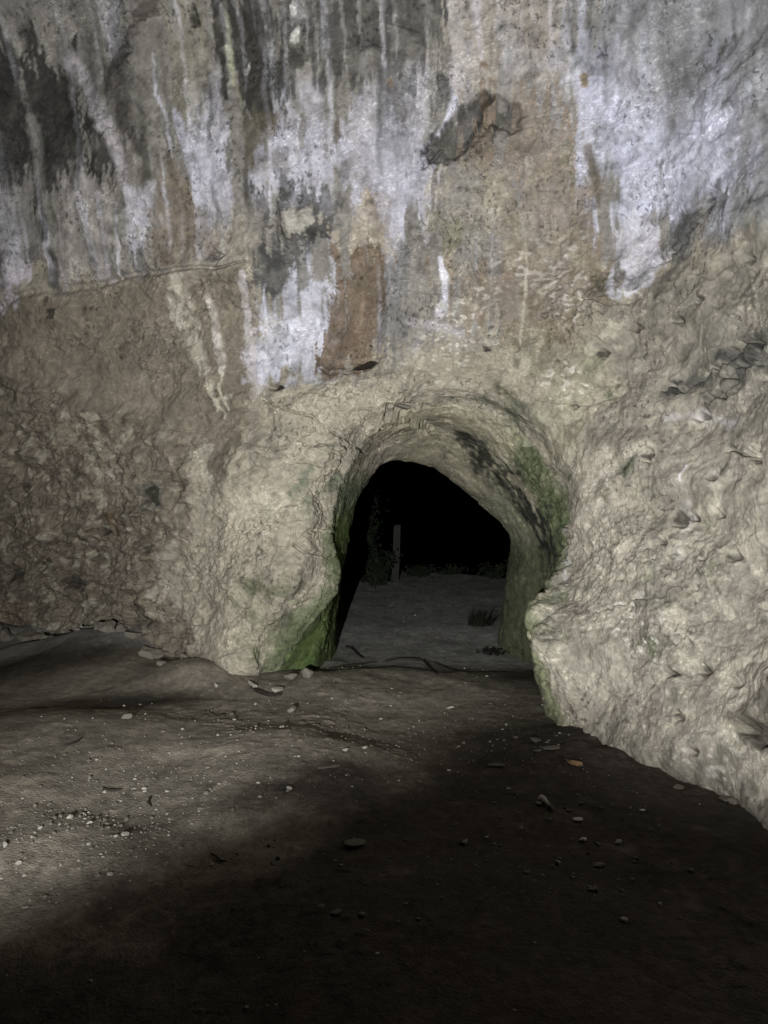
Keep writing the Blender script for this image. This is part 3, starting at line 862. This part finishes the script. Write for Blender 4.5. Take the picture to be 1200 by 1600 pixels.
gmix(sstep(-.1, .7, fbm(q2, (1.1, 1.1, 1), 3, 231)) * .5, (62, 54, 45))
gmix(sstep(.0, .7, fbm(q2, (1.4, 1.0, 1), 3, 237)) * .4, (82, 73, 62))
gmix(sstep(.2, .8, fbm(q2, (2.1, 3.0, 1), 3, 241)) * .3, (86, 66, 52))
foot_shade = bump2(gp[:, 0], gp[:, 1], -2.85, 7.1, 1.35, .75, 1.0, .5) + bump2(gp[:, 0], gp[:, 1], *gxy(190, 1112), .75, .34, .9, .3)  # soft shade near the left wall's foot, painted into the soil colour
gmix(sstep(.2, .8, foot_shade + .25 * fbm(q2, (3, 3, 1), 3, 261)) * .85, (50, 44, 37))
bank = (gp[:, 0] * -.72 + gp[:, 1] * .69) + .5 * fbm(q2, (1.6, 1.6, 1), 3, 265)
dust_light = sstep(2.5, 3.3, bank) * sstep(.9, -.6, gp[:, 0]) * sstep(8.2, 6.4, gp[:, 1]) + sstep(1.1, .2, np.abs(gp[:, 1] - 5.9 + .5 * vnoise(q2, (1, 1, 1), 267))) * sstep(-1.6, -.4, gp[:, 0]) * sstep(1.8, .6, gp[:, 0])  # pale bank dust, also painted over ground the torch lights to brighten it
gmix(np.clip(dust_light, 0, 1) * .85 * (1 - .9 * sstep(.2, .8, foot_shade)), (150, 136, 114))
foot = seg_bump(gp[:, 0], gp[:, 1], [(-.5, 6.75, 1), (-1.42, 6.35, 1), (-2.3, 7.05, .9), (-3.25, 7.8, .8), (-5.3, 8.6, .8), (-8, 8.3, .8)], .55, 1.0)
gmix(sstep(.25, .9, foot + .4 * fbm(q2, (5, 5, 1), 3, 269)) * .85 * (1 - .95 * sstep(.2, .7, foot_shade)), (132, 118, 98))
past = sstep(6.8, 7.3, gp[:, 1])
gmix(past * .92, (158, 155, 148))
gmix(sstep(-.2, .6, fbm(q2, (6, 6, 1), 3, 243)) * .25, (80, 72, 62))
gc *= (1 + .25 * vnoise(q2, (40, 40, 1), 251) + .15 * vnoise(q2, (90, 90, 1), 253))[:, None]
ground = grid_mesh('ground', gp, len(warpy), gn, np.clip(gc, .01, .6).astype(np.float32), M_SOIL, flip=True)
ground['kind'] = 'structure'
ground['label'] = 'dark trodden earth floor of the cave running out through the arch'


def on_ground(px, py):
    d = CAM_H * FPX / (py - HORIZON)
    for _ in range(6):
        x = (px - 600) / FPX * d
        zz = float(height(np.array([x]), np.array([d]))[0])
        d = (CAM_H - zz) * FPX / (py - HORIZON)
    x = (px - 600) / FPX * d
    return x, d, float(height(np.array([x]), np.array([d]))[0])



# ------------------------------------------------------------------ loose things
import bmesh


def link(name, me, mat, parent=None, label=None, cat=None, group=None, kind=None):
    o = bpy.data.objects.new(name, me)
    if mat and not me.materials:
        me.materials.append(mat)
    col.objects.link(o)
    o.parent = parent
    for k, v in (('label', label), ('category', cat), ('group', group), ('kind', kind)):
        if v:
            o[k] = v
    return o


def stone_mesh(seed, sub=3, facets=7, rough=.10):
    """an irregular stone about 1 across, broken flat on a few sides"""
    r = random.Random(seed)
    bm = bmesh.new()
    bmesh.ops.create_icosphere(bm, subdivisions=sub, radius=.5)
    v = np.array([p.co[:] for p in bm.verts], np.float32)
    for _ in range(facets + 4):
        n = np.array([r.gauss(0, 1) for _ in range(3)])
        n /= np.linalg.norm(n)
        dpl = r.uniform(.20, .38)
        d = v @ n
        v -= np.where(d > dpl, d - dpl, 0)[:, None] * n * .9
    v *= (1 + rough * vnoise(v, 5.0, seed) + rough * .6 * vnoise(v, 12.0, seed + 3))[:, None]
    for p, c in zip(bm.verts, v):
        p.co = c
    me = bpy.data.meshes.new('stone')
    bm.to_mesh(me)
    bm.free()
    me.polygons.foreach_set('use_smooth', [sub >= 3] * len(me.polygons))
    return me


M_PALE = material('pale_stone', base=tuple(lin((164, 155, 140))), rough=.85, scales=(60, 220), vary=.25, bump=.5, bump_dist=.004)
M_GREY = material('grey_stone', base=tuple(lin((124, 116, 104))), rough=.88, scales=(60, 220), vary=.3, bump=.5, bump_dist=.004)
M_DUSTY = material('dusty_stone', base=tuple(lin((116, 107, 94))), rough=.92, scales=(60, 220), vary=.3, bump=.5, bump_dist=.004)
M_BONE = material('bleached_chip', base=tuple(lin((192, 184, 166))), rough=.7, scales=(60, 220), vary=.2, bump=.4, bump_dist=.003)
M_TWIG = material('dark_bark', base=tuple(lin((52, 42, 34))), rough=.9, scales=(80, 260), vary=.4, bump=.6, bump_dist=.003)
M_ORANGE = material('orange_wood', base=tuple(lin((186, 124, 62))), rough=.8, scales=(80, 260), vary=.3, bump=.5, bump_dist=.003)
M_POST = material('weathered_wood', base=tuple(lin((52, 50, 47))), rough=.85, scales=(30, 160), vary=.3, bump=.5, bump_dist=.004)
M_LEAF = material('dark_leaf', base=(.014, .022, .010), rough=.8, scales=(12, 60), vary=.4, bump=.2, bump_dist=.002)
M_DEAD = material('dead_leaf', base=(.012, .010, .008), rough=.9, scales=(20, 60), vary=.4, bump=.2, bump_dist=.002)
M_GRASS = material('dark_grass', base=(.014, .017, .008), rough=.8, scales=(20, 60), vary=.4, bump=.2, bump_dist=.002)
VARIANTS = {}


def stone_variant(k, mat):
    key = (k, mat.name)
    if key not in VARIANTS:
        me = stone_mesh(40 + k)
        me.materials.append(mat)
        VARIANTS[key] = me
    return VARIANTS[key]


def put_stone(name, px, py, w, h, mat, k, label, cat='stone', group=None, turn=0.0, depth=None, sink=.22):
    """w, h: how wide and how tall it shows in photo pixels"""
    x, y, zz = on_ground(px, py + h * .25)
    m = y / FPX
    tall = max(.012, h * m * .85)
    o = link(name, stone_variant(k, mat), None, None, label, cat, group)
    o.scale = (w * m, (depth or (w * .75)) * m, tall)
    o.rotation_euler = (random.uniform(-.12, .12), random.uniform(-.12, .12), turn)
    o.location = (x, y, zz + tall * (.5 - sink))
    return o


G1 = 'stones lying on the cave floor'
STONES = [
    ('stone', 432, 1078, 26, 19, M_PALE, 0, 'chunky pale grey stone, biggest at the foot of the left jamb', .5),
    ('stone', 457, 1109, 20, 15, M_GREY, 1, 'dull grey rounded stone just in front of the pale chunky one', .9),
    ('stone', 126, 1014, 9, 12, M_PALE, 2, 'small whitish stone sitting in the dark hollow under the left wall', .2),
    ('pebble', 338, 1075, 10, 10, M_PALE, 3, 'pale pebble against the rock foot, left of the flat dark splinter', .4),
    ('pebble', 313, 1070, 8, 8, M_GREY, 4, 'little grey pebble furthest left along the foot of the jamb', .8),
    ('pebble', 540, 1172, 12, 9, M_PALE, 5, 'rounder one of two pale pebbles lying close together', .1),
    ('pebble', 571, 1168, 12, 8, M_PALE, 1, 'flatter one of two pale pebbles lying close together', .7),
    ('stone', 704, 1105, 18, 8, M_PALE, 2, 'flat pale stone lying alone in front of the arch opening', .2),
    ('pebble', 767, 1099, 12, 6, M_GREY, 0, 'thin grey pebble between the flat pale stone and the right wall', .3),
    ('stone', 452, 1232, 14, 9, M_PALE, 3, 'pale oval stone at the edge of the shaded earth, left of centre', .1),
    ('stone', 99, 1119, 22, 12, M_GREY, 4, 'low grey lump of stone in the dim patch on the left', .6),
    ('stone', 725, 1316, 17, 13, M_PALE, 5, 'whitish angular stone alone in the middle of the shaded earth', .4),
    ('chip', 902, 1280, 21, 8, M_BONE, 0, 'long flat whitish chip, widest on the dark earth at right', .05),
    ('chip', 912, 1313, 18, 11, M_BONE, 1, 'slanting oblong whitish chip below the long flat chip', .7),
    ('chip', 967, 1315, 16, 12, M_BONE, 2, 'crooked pale chip, right of the slanting oblong chip', .9),
    ('chip', 934, 1319, 11, 7, M_GREY, 3, 'small grey chip between the slanting and the crooked chip', .2),
    ('chip', 814, 1293, 9, 5, M_BONE, 4, 'tiny whitish flake above the cluster of crumbs in the dark earth', .3),
    ('chip', 760, 1308, 11, 5, M_BONE, 5, 'narrow pale flake right of the whitish angular stone', .4),
    ('stone', 872, 1348, 14, 10, M_PALE, 3, 'pale stone below the cluster of chips on the dark earth', .5),
    ('chip', 937, 1351, 24, 9, M_GREY, 2, 'long dim chip lying right of the lowest pale stone', .5),
    ('chip', 927, 1389, 20, 9, M_GREY, 5, 'dim flat chip nearest the bottom edge of the chip cluster', .2),
    ('pebble', 971, 1391, 8, 7, M_GREY, 0, 'dim pebble beside the lowest flat chip', .3),
    ('chip', 1004, 1266, 12, 5, M_BONE, 1, 'slim pale chip close under the foot of the right wall', .1),
    ('pebble', 691, 1403, 8, 8, M_GREY, 2, 'faint pebble by itself deep in the shaded earth', .6),
    ('pebble', 1050, 1349, 7, 6, M_GREY, 3, 'faint pebble nearest the lower end of the right wall', .2),
    ('stone', 867, 1114, 16, 8, M_DUSTY, 4, 'dusty stone tucked under the bulge of the right wall', .3),
    ('stone', 836, 1156, 24, 13, M_DUSTY, 0, 'dusty rounded stone, uppermost of three by the right wall foot', .5),
    ('stone', 862, 1169, 42, 9, M_DUSTY, 1, 'long dusty slab, widest of three stones by the right wall foot', .1),
    ('stone', 841, 1173, 18, 8, M_DUSTY, 5, 'small dusty stone at the near end of the long slab', .2),
    ('stone', 195, 1303, 16, 10, M_PALE, 0, 'brightest whitish stone in the lit gravel on the left', .4),
    ('stone', 62, 1294, 10, 9, M_PALE, 1, 'pale stone on the left part of the lit gravel', .3),
    ('stone', 140, 1285, 13, 9, M_PALE, 2, 'pale flat stone up the slope from the brightest gravel stone', .7),
    ('stone', 8, 1320, 11, 12, M_PALE, 3, 'whitish stone cut by the left edge of the picture', .2),
    ('stone', 29, 1348, 12, 9, M_PALE, 4, 'pale stone low in the gravel near the left edge', .6),
    ('stone', 70, 1402, 10, 10, M_GREY, 5, 'greyish stone under the gravel slope, beside a white sliver', .1),
    ('stone', 38, 1418, 16, 6, M_PALE, 1, 'white sliver of stone at the lip of the lit bank', .05),
    ('pebble', 140, 1533, 11, 6, M_PALE, 2, 'dim pale pebble near the bottom left corner', .3),
    ('pebble', 385, 1575, 10, 7, M_PALE, 3, 'dim pale pebble close to the bottom edge of the picture', .3),
    ('pebble', 434, 1341, 10, 9, M_DUSTY, 4, 'round dusty pebble on the shaded earth below centre', .2),
    ('stone', 552, 1317, 44, 16, M_DUSTY, 0, 'broad dusty stone half sunk in the shaded earth', .3),
    ('stone', 524, 1427, 24, 9, M_DUSTY, 1, 'faint dusty stone sunk in the darkest earth below the broad one', .4),
    ('stone', 775, 1195, 34, 8, M_DUSTY, 2, 'thin dusty slab at the far edge of the shaded earth', .1),
    ('stone', 455, 1058, 26, 18, M_GREY, 5, 'grey stone wedged against the green side of the arch', .2),
    ('stone', 482, 1052, 30, 22, M_GREY, 3, 'dusty grey block under the green left jamb', .8),
]
for nm, px, py, w, h, mt, k, lb, tn in STONES:
    if (px, py) == (99, 1119):
        px = 197
    put_stone(nm, px, py, w, h, mt, k, lb, nm, G1, tn)


# the half-buried slab with a pale rim
def slab(px, py, w, h, label):
    me = stone_mesh(77, 3, 4, .06)
    x, y, zz = on_ground(px, py)
    o = link('slab', me, M_DUSTY, None, label, 'stone', G1)
    o.scale = (w * y / FPX, .30, .045)
    o.rotation_euler = (.06, 0, .14)
    o.location = (x, y + .1, zz - .012)


slab(486, 1208, 115, 14, 'broad low slab with a curved rim, half buried left of centre')


def tube(points, radii, sides=7, jitter=.15, seed=0):
    """a tapering crooked stick through points"""
    r = random.Random(seed)
    vs_, fs = [], []
    P = [Vector(p) for p in points]
    for i, p in enumerate(P):
        t = (P[min(i + 1, len(P) - 1)] - P[max(i - 1, 0)]).normalized()
        a = t.cross(Vector((0, 0, 1)) if abs(t.z) < .9 else Vector((1, 0, 0))).normalized()
        b = t.cross(a)
        for k in range(sides):
            an = 6.2832 * k / sides
            rr = radii[i] * (1 + r.uniform(-jitter, jitter))
            vs_.append(p + (a * math.cos(an) + b * math.sin(an)) * rr)
    for i in range(len(P) - 1):
        for k in range(sides):
            k2 = (k + 1) % sides
            fs.append((i * sides + k, i * sides + k2, (i + 1) * sides + k2, (i + 1) * sides + k))
    fs.append(tuple(range(sides))[::-1])
    n = (len(P) - 1) * sides
    fs.append(tuple(range(n, n + sides)))
    return vs_, fs


def mesh_of(name, parts, smooth=False):
    vs_, fs = [], []
    for v, f in parts:
        b = len(vs_)
        vs_ += v
        fs += [tuple(i + b for i in q) for q in f]
    me = bpy.data.meshes.new(name)
    me.from_pydata([tuple(v) for v in vs_], [], fs)
    me.polygons.foreach_set('use_smooth', [smooth] * len(me.polygons))
    me.update()
    return me


def ground_path(pxs, lift=.008):
    out = []
    for p in pxs:
        x, y, zz = on_ground(*p)
        out.append((x, y, zz + lift))
    return out


# orange stick with its thin dark tail, by the right wall
pts = ground_path([(872, 1187), (884, 1191), (893, 1195), (902, 1197), (910, 1197)], .014)
ob = link('stick', mesh_of('stick', [tube(pts[1:], [.007, .013, .014, .008], 8, .2, 3)]), M_ORANGE, None, 'bright orange broken stick end lying at the foot of the right wall', 'stick')
link('bark_strip', mesh_of('bark_strip', [tube(pts[:3], [.004, .008, .0125], 6, .2, 4)]), M_TWIG, ob, 'thin dark tail of bark')
# flat splinter by the pale stone
pts = ground_path([(392, 1076), (404, 1083), (420, 1088), (440, 1087)], .012)
ob = link('splinter', mesh_of('splinter', [tube(pts, [.006, .016, .018, .007], 6, .3, 5)]), M_TWIG, None, 'dark flat splinter of wood in front of the pale chunky stone', 'stick')
link('broken_end', mesh_of('broken_end', [tube(ground_path([(390, 1074), (399, 1079)], .028), [.014, .020], 6, .3, 6)]), M_PALE, ob, 'pale broken end of the splinter')
for pp, rr, lb in (
        ([(101, 1166), (112, 1164), (122, 1160), (130, 1153)], .007, 'dark bent twig on the dim earth at left'),
        ([(540, 1011), (550, 1014), (558, 1022), (568, 1030)], .012, 'dark root curling over the ground just inside the arch'),
        ([(602, 1034), (620, 1031), (644, 1031), (662, 1034), (672, 1045), (684, 1056)], .012, 'dark forked root along the sill of the arch'),
        ([(660, 1034), (680, 1037), (700, 1046), (716, 1051)], .008, 'thin dark root running right along the sill'),
        ([(515, 1046), (535, 1042), (560, 1040), (590, 1035)], .008, 'thin dark root at the left end of the sill'),
        ([(235, 1248), (232, 1256), (236, 1262)], .008, 'short dark twig stub upright in the lit gravel'),
        ([(160, 1236), (172, 1238), (190, 1236)], .008, 'dark twig lying above the lit gravel'),
        ([(328, 1336), (338, 1341), (345, 1348), (355, 1349)], .005, 'thin dark twig on the shaded earth below centre')):
    pts = ground_path(pp, .008)
    link('root' if 'root' in lb else 'twig', mesh_of('twig', [tube(pts, [rr * .7] + [rr] * (len(pts) - 2) + [rr * .4], 6, .3, len(lb))]), M_TWIG, None, lb,
         'root' if 'root' in lb else 'twig')

# knuckle-ended fragment on the dark earth
x, y, zz = on_ground(856, 1264)
link('bone_fragment', mesh_of('bone_fragment', [tube([(x + .012, y - .02, zz + .012), (x + .006, y + .03, zz + .016), (x - .004, y + .075, zz + .016), (x - .012, y + .10, zz + .014)], [.016, .010, .015, .022], 8, .25, 9)], True),
     M_BONE, None, 'pale knuckle-ended fragment like a bone on the dark earth', 'fragment')

# gravel: too many and too small to count
rg = random.Random(5)
ico = bmesh.new()
bmesh.ops.create_icosphere(ico, subdivisions=1, radius=.5)
IV = np.array([v.co[:] for v in ico.verts])
IF = np.array([[v.index for v in f.verts] for f in ico.faces])
ico.free()
PV, PF = [], []
SC = [(60, 1330, 90, 40, 420), (190, 1290, 90, 45, 620), (300, 1250, 110, 35, 260), (110, 1230, 90, 22, 170), (540, 1150, 150, 40, 330), (470, 1080, 80, 22, 160), (640, 1120, 160, 50, 260),
      (850, 1290, 110, 60, 300), (560, 1260, 260, 90, 320), (300, 1440, 300, 90, 170), (820, 1160, 60, 30, 90), (250, 1150, 180, 50, 200), (40, 1400, 60, 20, 70),
      (640, 1000, 90, 35, 60), (350, 1070, 60, 12, 60), (950, 1350, 90, 60, 110)]
n = 0
for cx, cy, sx, sy, cnt in SC:
    for _ in range(int(cnt * .75)):
        px, py = rg.gauss(cx, sx), rg.gauss(cy, sy)
        if py < 930 or py > 1640 or px < -60 or px > 1240:
            continue
        gx_, gy_ = gxy(px, py)
        size = rg.uniform(.003, .0085) * (1 + 2.6 * rg.random() ** 6)
        PV.append((gx_, gy_, size, rg.random()))
PVa = np.array(PV)
hz = height(PVa[:, 0], PVa[:, 1])
verts, faces = [], []
for i, (gx_, gy_, size, q) in enumerate(PVa):
    sc3 = np.array([size * rg.uniform(.8, 1.5), size * rg.uniform(.8, 1.5), size * rg.uniform(.5, .9)])
    a = rg.uniform(0, 6.28)
    v = IV * (1 + np.array([rg.uniform(-.22, .22) for _ in range(12)]))[:, None] * sc3
    v = np.stack([v[:, 0] * math.cos(a) - v[:, 1] * math.sin(a), v[:, 0] * math.sin(a) + v[:, 1] * math.cos(a), v[:, 2]], 1)
    verts.append(v + np.array([gx_, gy_, hz[i] + sc3[2] * .25]))
    faces.append(IF + 12 * i)
me = bpy.data.meshes.new('gravel')
V_, F_ = np.concatenate(verts), np.concatenate(faces)
me.from_pydata(V_.tolist(), [], F_.tolist())
for m_ in (M_PALE, M_GREY, M_DUSTY):
    me.materials.append(m_)
mi = np.repeat(np.where(PVa[:, 3] < .3, 0, np.where(PVa[:, 3] < .6, 1, 2)), len(IF)).astype(np.int32)
me.polygons.foreach_set('material_index', mi)
link('gravel', me, None, None, 'fine pale gravel scattered over the cave floor', 'gravel', None, 'stuff')

# ------------------------------------------------------------------ beyond the arch
def blade(base, tip, w, bend):
    b, t = Vector(base), Vector(tip)
    side = (t - b).cross(Vector((0, 0, 1)))
    side = (side.normalized() if side.length > 1e-6 else Vector((1, 0, 0))) * w
    m1 = b.lerp(t, .5) + Vector((0, 0, bend))
    return [b - side, b + side, m1 + side * .7, m1 - side * .7, t], [(0, 1, 2, 3), (3, 2, 4)]


def leaf(c, d, up, L, w):
    c, d, up = Vector(c), Vector(d).normalized(), Vector(up)
    s_ = d.cross(up)
    s_ = (s_.normalized() if s_.length > 1e-6 else Vector((1, 0, 0))) * w
    nrm = s_.cross(d).normalized()
    e = c + d * L
    m1 = c + d * L * .45 + nrm * L * .08
    return [c, m1 + s_, e - nrm * L * .05, m1 - s_], [(0, 1, 2), (0, 2, 3)]


r = random.Random(11)
x, y, zz = on_ground(752, 978)
parts = []
for _ in range(230):
    a, q = r.uniform(0, 6.28), r.random() ** .6
    bx, by = x + math.cos(a) * q * .14 + r.uniform(-.06, .06), y + math.sin(a) * q * .10
    L = r.uniform(.10, .30)
    lean = r.uniform(.1, .8)
    dx = math.cos(a) * lean + .25
    parts.append(blade((bx, by, zz - .01), (bx + dx * L, by + math.sin(a) * lean * L, zz + L * r.uniform(.35, .9)), .004, L * .12))
link('grass_tuft', mesh_of('grass_tuft', parts), M_GRASS, None, 'dark grass tuft growing against the inner right side of the arch', 'grass')

x, y, zz = on_ground(768, 1022)
parts = []
for _ in range(70):
    cx, cy = x + r.gauss(0, .075), y + r.gauss(0, .07)
    a = r.uniform(0, 6.28)
    parts.append(leaf((cx, cy, zz + r.uniform(.004, .04)), (math.cos(a), math.sin(a), r.uniform(-.3, .6)), (r.uniform(-.5, .5), r.uniform(-.5, .5), 1), r.uniform(.03, .07), r.uniform(.012, .022)))
link('fallen_leaves', mesh_of('fallen_leaves', parts), M_DEAD, None, 'little heap of dark dead leaves on the path by the inner right jamb', 'leaves', None, 'stuff')

def ground_at(px, y):
    x = (px - 600) / FPX * y
    return x, y, float(height(np.array([x]), np.array([y]))[0])


# post
x, y, zz = ground_at(617, 12.4)
hgt = CAM_H - 20 * y / FPX - zz
wd = 11 * y / FPX * .5
pv = []
for k, (h_, s_) in enumerate(((-.3, 1.05), (0, 1.03), (hgt * .5, 1.0), (hgt - .05, .97), (hgt, .8))):
    for dx, dy in ((-1, -1), (1, -1), (1, 1), (-1, 1)):
        pv.append(Vector((dx * wd * s_ + (.012 * k if k > 1 else 0), dy * wd * s_, h_)))
pf = [(i * 4 + j, i * 4 + (j + 1) % 4, i * 4 + 4 + (j + 1) % 4, i * 4 + 4 + j) for i in range(4) for j in range(4)] + [(0, 3, 2, 1), (16, 17, 18, 19)]
o = link('wooden_post', mesh_of('wooden_post', [(pv, pf)]), M_POST, None, 'grey wooden post standing in the dark beyond the arch', 'post')
o.location = (x, y, zz)


def shrub(px, y, w, h, n, label, seed, lean=0):
    """w, h in photo pixels; a stemmed shrub of many small leaves"""
    r = random.Random(seed)
    x, y, zz = ground_at(px, y)
    m = y / FPX
    wm, hm = w * m * .5, h * m
    root = bpy.data.objects.new('shrub', None)
    col.objects.link(root)
    root.location = (x, y, zz)
    root['label'], root['category'], root['group'] = label, 'shrub', 'shrubs beyond the arch'
    lp = []
    tips = []
    for k in range(9):
        a = r.uniform(0, 6.28)
        q = r.uniform(.2, 1)
        tip = Vector((math.cos(a) * wm * q + lean, math.sin(a) * wm * q * .8, hm * r.uniform(.55, 1)))
        mid_ = Vector((tip.x * .3, tip.y * .3, tip.z * .55))
        st = link('stem', mesh_of('stem', [tube([(tip.x * .05, tip.y * .05, -.05), mid_, tip], [.014, .010, .004], 5, .2, k)]), M_TWIG, root)
        tips.append((mid_, tip))
    for _ in range(n):
        a_, b_ = r.choice(tips)
        c = a_.lerp(b_, r.uniform(-.9, 1.08)) + Vector((r.gauss(0, wm * .22), r.gauss(0, wm * .22), r.gauss(0, hm * .07)))
        if c.z < .02:
            c.z = r.uniform(.02, .2)
        lp.append(leaf(c, (r.uniform(-1, 1), r.uniform(-1, 1), r.uniform(-.9, .4)), (r.uniform(-.6, .6), -.4, 1), r.uniform(.05, .12), r.uniform(.016, .034)))
    link('foliage', mesh_of('foliage', lp), M_LEAF, root)


shrub(590, 12.0, 62, 62, 700, 'low dark leafy shrub around the foot of the wooden post', 1)
shrub(562, 12.3, 60, 150, 1100, 'tall dark leafy shrub left of the wooden post beyond the arch', 2)
shrub(655, 13.0, 60, 18, 260, 'low dark weed clump right of the wooden post', 3)
shrub(702, 13.3, 60, 14, 220, 'low dark weed clump at the far edge of the path', 4)
shrub(770, 12.9, 60, 24, 260, 'low dark weed clump nearest the inner right jamb', 5)

# ------------------------------------------------------------------ stones caught in the wall
def wall_stone(name, px, py, w, h, mat, seed, label, proud=.25):
    k = on_rock(px, py)
    p, nn = PW[k], N0.reshape(-1, 3)[k]
    m = p[1] / FPX
    o = link(name, stone_mesh(seed), mat, cave, label)
    o.scale = (w * m, w * m * .8, h * m)
    o.location = Vector(p) + Vector(nn) * (w * m * proud)
    return o


M_LUMP = material('limestone_lump', base=tuple(lin((138, 127, 110))), rough=.9, scales=(22, 90), vary=.4, bump=.8, bump_dist=.012)
LUMPS = [stone_mesh(120 + k, 4, 9, .16) for k in range(5)]
for me in LUMPS:
    me.materials.append(M_LUMP)
rl = random.Random(21)
for k, (ax, ay, bx, by, cnt, smin, smax) in enumerate([(-1.1, 6.45, -1.75, 6.6, 5, .05, .13), (-1.75, 6.6, -3.3, 7.8, 11, .08, .24), (-3.3, 7.8, -5.2, 8.55, 10, .1, .3), (1.34, 4.75, 1.62, 3.95, 7, .03, .08), (1.62, 3.95, 2.0, 3.25, 6, .03, .09)]):
    for i in range(cnt):
        t = (i + rl.random()) / cnt
        sz = rl.uniform(smin, smax)
        x = ax + (bx - ax) * t + rl.gauss(0, .05)
        y = ay + (by - ay) * t - abs(rl.gauss(0, .10)) * (1 if k < 3 else .3)
        zz = float(height(np.array([x]), np.array([y]))[0])
        o = link('boulder', LUMPS[(i + k) % 5], None, cave)
        o.scale = (sz * rl.uniform(.9, 1.5), sz * rl.uniform(.8, 1.2), sz * rl.uniform(.5, .8))
        o.rotation_euler = (rl.uniform(-.3, .3), rl.uniform(-.3, .3), rl.uniform(0, 6.28))
        o.location = (x, y, zz + sz * .05)

wall_stone('knob', 895, 829, 17, 13, M_GREY, 91, 'round grey knob of rock')
o = wall_stone('flake', 568, 574, 62, 9, M_TWIG, 92, 'dark wedge of rock lying on the sill of the brown niche', .2)
o.rotation_euler = (0, -.28, 0)
wall_stone('flake', 516, 576, 14, 12, M_GREY, 93, 'small grey chip on the sill of the brown niche')
o = wall_stone('flake', 628, 645, 36, 13, M_GREY, 94, 'grey flake wedged above the arch', .1)
o.rotation_euler = (0, .15, 0)
o = wall_stone('flake', 437, 604, 18, 9, M_TWIG, 95, 'dark flake at the foot of the white calcite', .1)
o.rotation_euler = (0, -.5, 0)

# ------------------------------------------------------------------ the torch body on a stake, out of view, with an added shading plate
q = (TORCH_AIM - TORCH).to_track_quat('-Z', 'Y')
M_BLACK = material('black_plastic', base=(.012, .012, .013), rough=.5, scales=(60, 200), vary=.1, bump=.05, bump_dist=.001)
stake = bpy.data.objects.new('hand_torch', None)
col.objects.link(stake)
stake.location = (TORCH.x, TORCH.y, float(height(np.array([TORCH.x]), np.array([TORCH.y]))[0]))
stake['label'], stake['category'] = 'black torch strapped to a stake, with an added plate that shades the foreground', 'torch'
inv = Matrix.Translation(-stake.location)
tm = Matrix.Translation(TORCH) @ q.to_matrix().to_4x4()


def torch_part(name, pts, radii, sides=20):
    v, f = tube([tm @ Vector(p) for p in pts], radii, sides, 0, 1)
    return link(name, mesh_of(name, [([inv @ c for c in v], f)], False), M_BLACK, stake)


torch_part('barrel', [(0, 0, .16), (0, 0, .03)], [.016, .016])
torch_part('head', [(0, 0, .03), (0, 0, .012)], [.016, .024])
b0 = tm @ Vector((0, 0, .12))
v, f = tube([(b0.x, b0.y - .002, -.2 + stake.location.z), (b0.x, b0.y, b0.z - .03)], [.014, .012], 8, .1, 2)
link('stake', mesh_of('stake', [([inv @ c for c in v], f)]), M_TWIG, stake)
# added plate below the lens, cut to cast the foreground's shadow edge
HD = .06
edge = []
for px, py in [(-420, 1640), (-150, 1500), (0, 1432), (150, 1375), (300, 1300), (450, 1236), (620, 1205), (720, 1168), (800, 1124), (905, 1168), (1000, 1208), (1100, 1238), (1200, 1264), (1330, 1312), (1700, 1500)]:
    gx_, gy_ = gxy(px, py)
    d = tm.inverted() @ Vector((gx_, gy_, 0.0))
    edge.append((d.x / -d.z * HD, d.y / -d.z * HD))
ve, fe = [], []
for ex, ey in edge:
    for dz, yy in ((-HD, ey), (-HD, -.26), (-HD - .003, -.26), (-HD - .003, ey)):
        ve.append(inv @ tm @ Vector((ex, yy, dz)))
for i in range(len(edge) - 1):
    for k in range(4):
        k2 = (k + 1) % 4
        fe.append((i * 4 + k, i * 4 + k2, i * 4 + 4 + k2, i * 4 + 4 + k))
n = (len(edge) - 1) * 4
fe += [(0, 1, 2, 3), (n + 3, n + 2, n + 1, n)]
link('shade_plate', mesh_of('shade_plate', [(ve, fe)]), M_BLACK, stake)
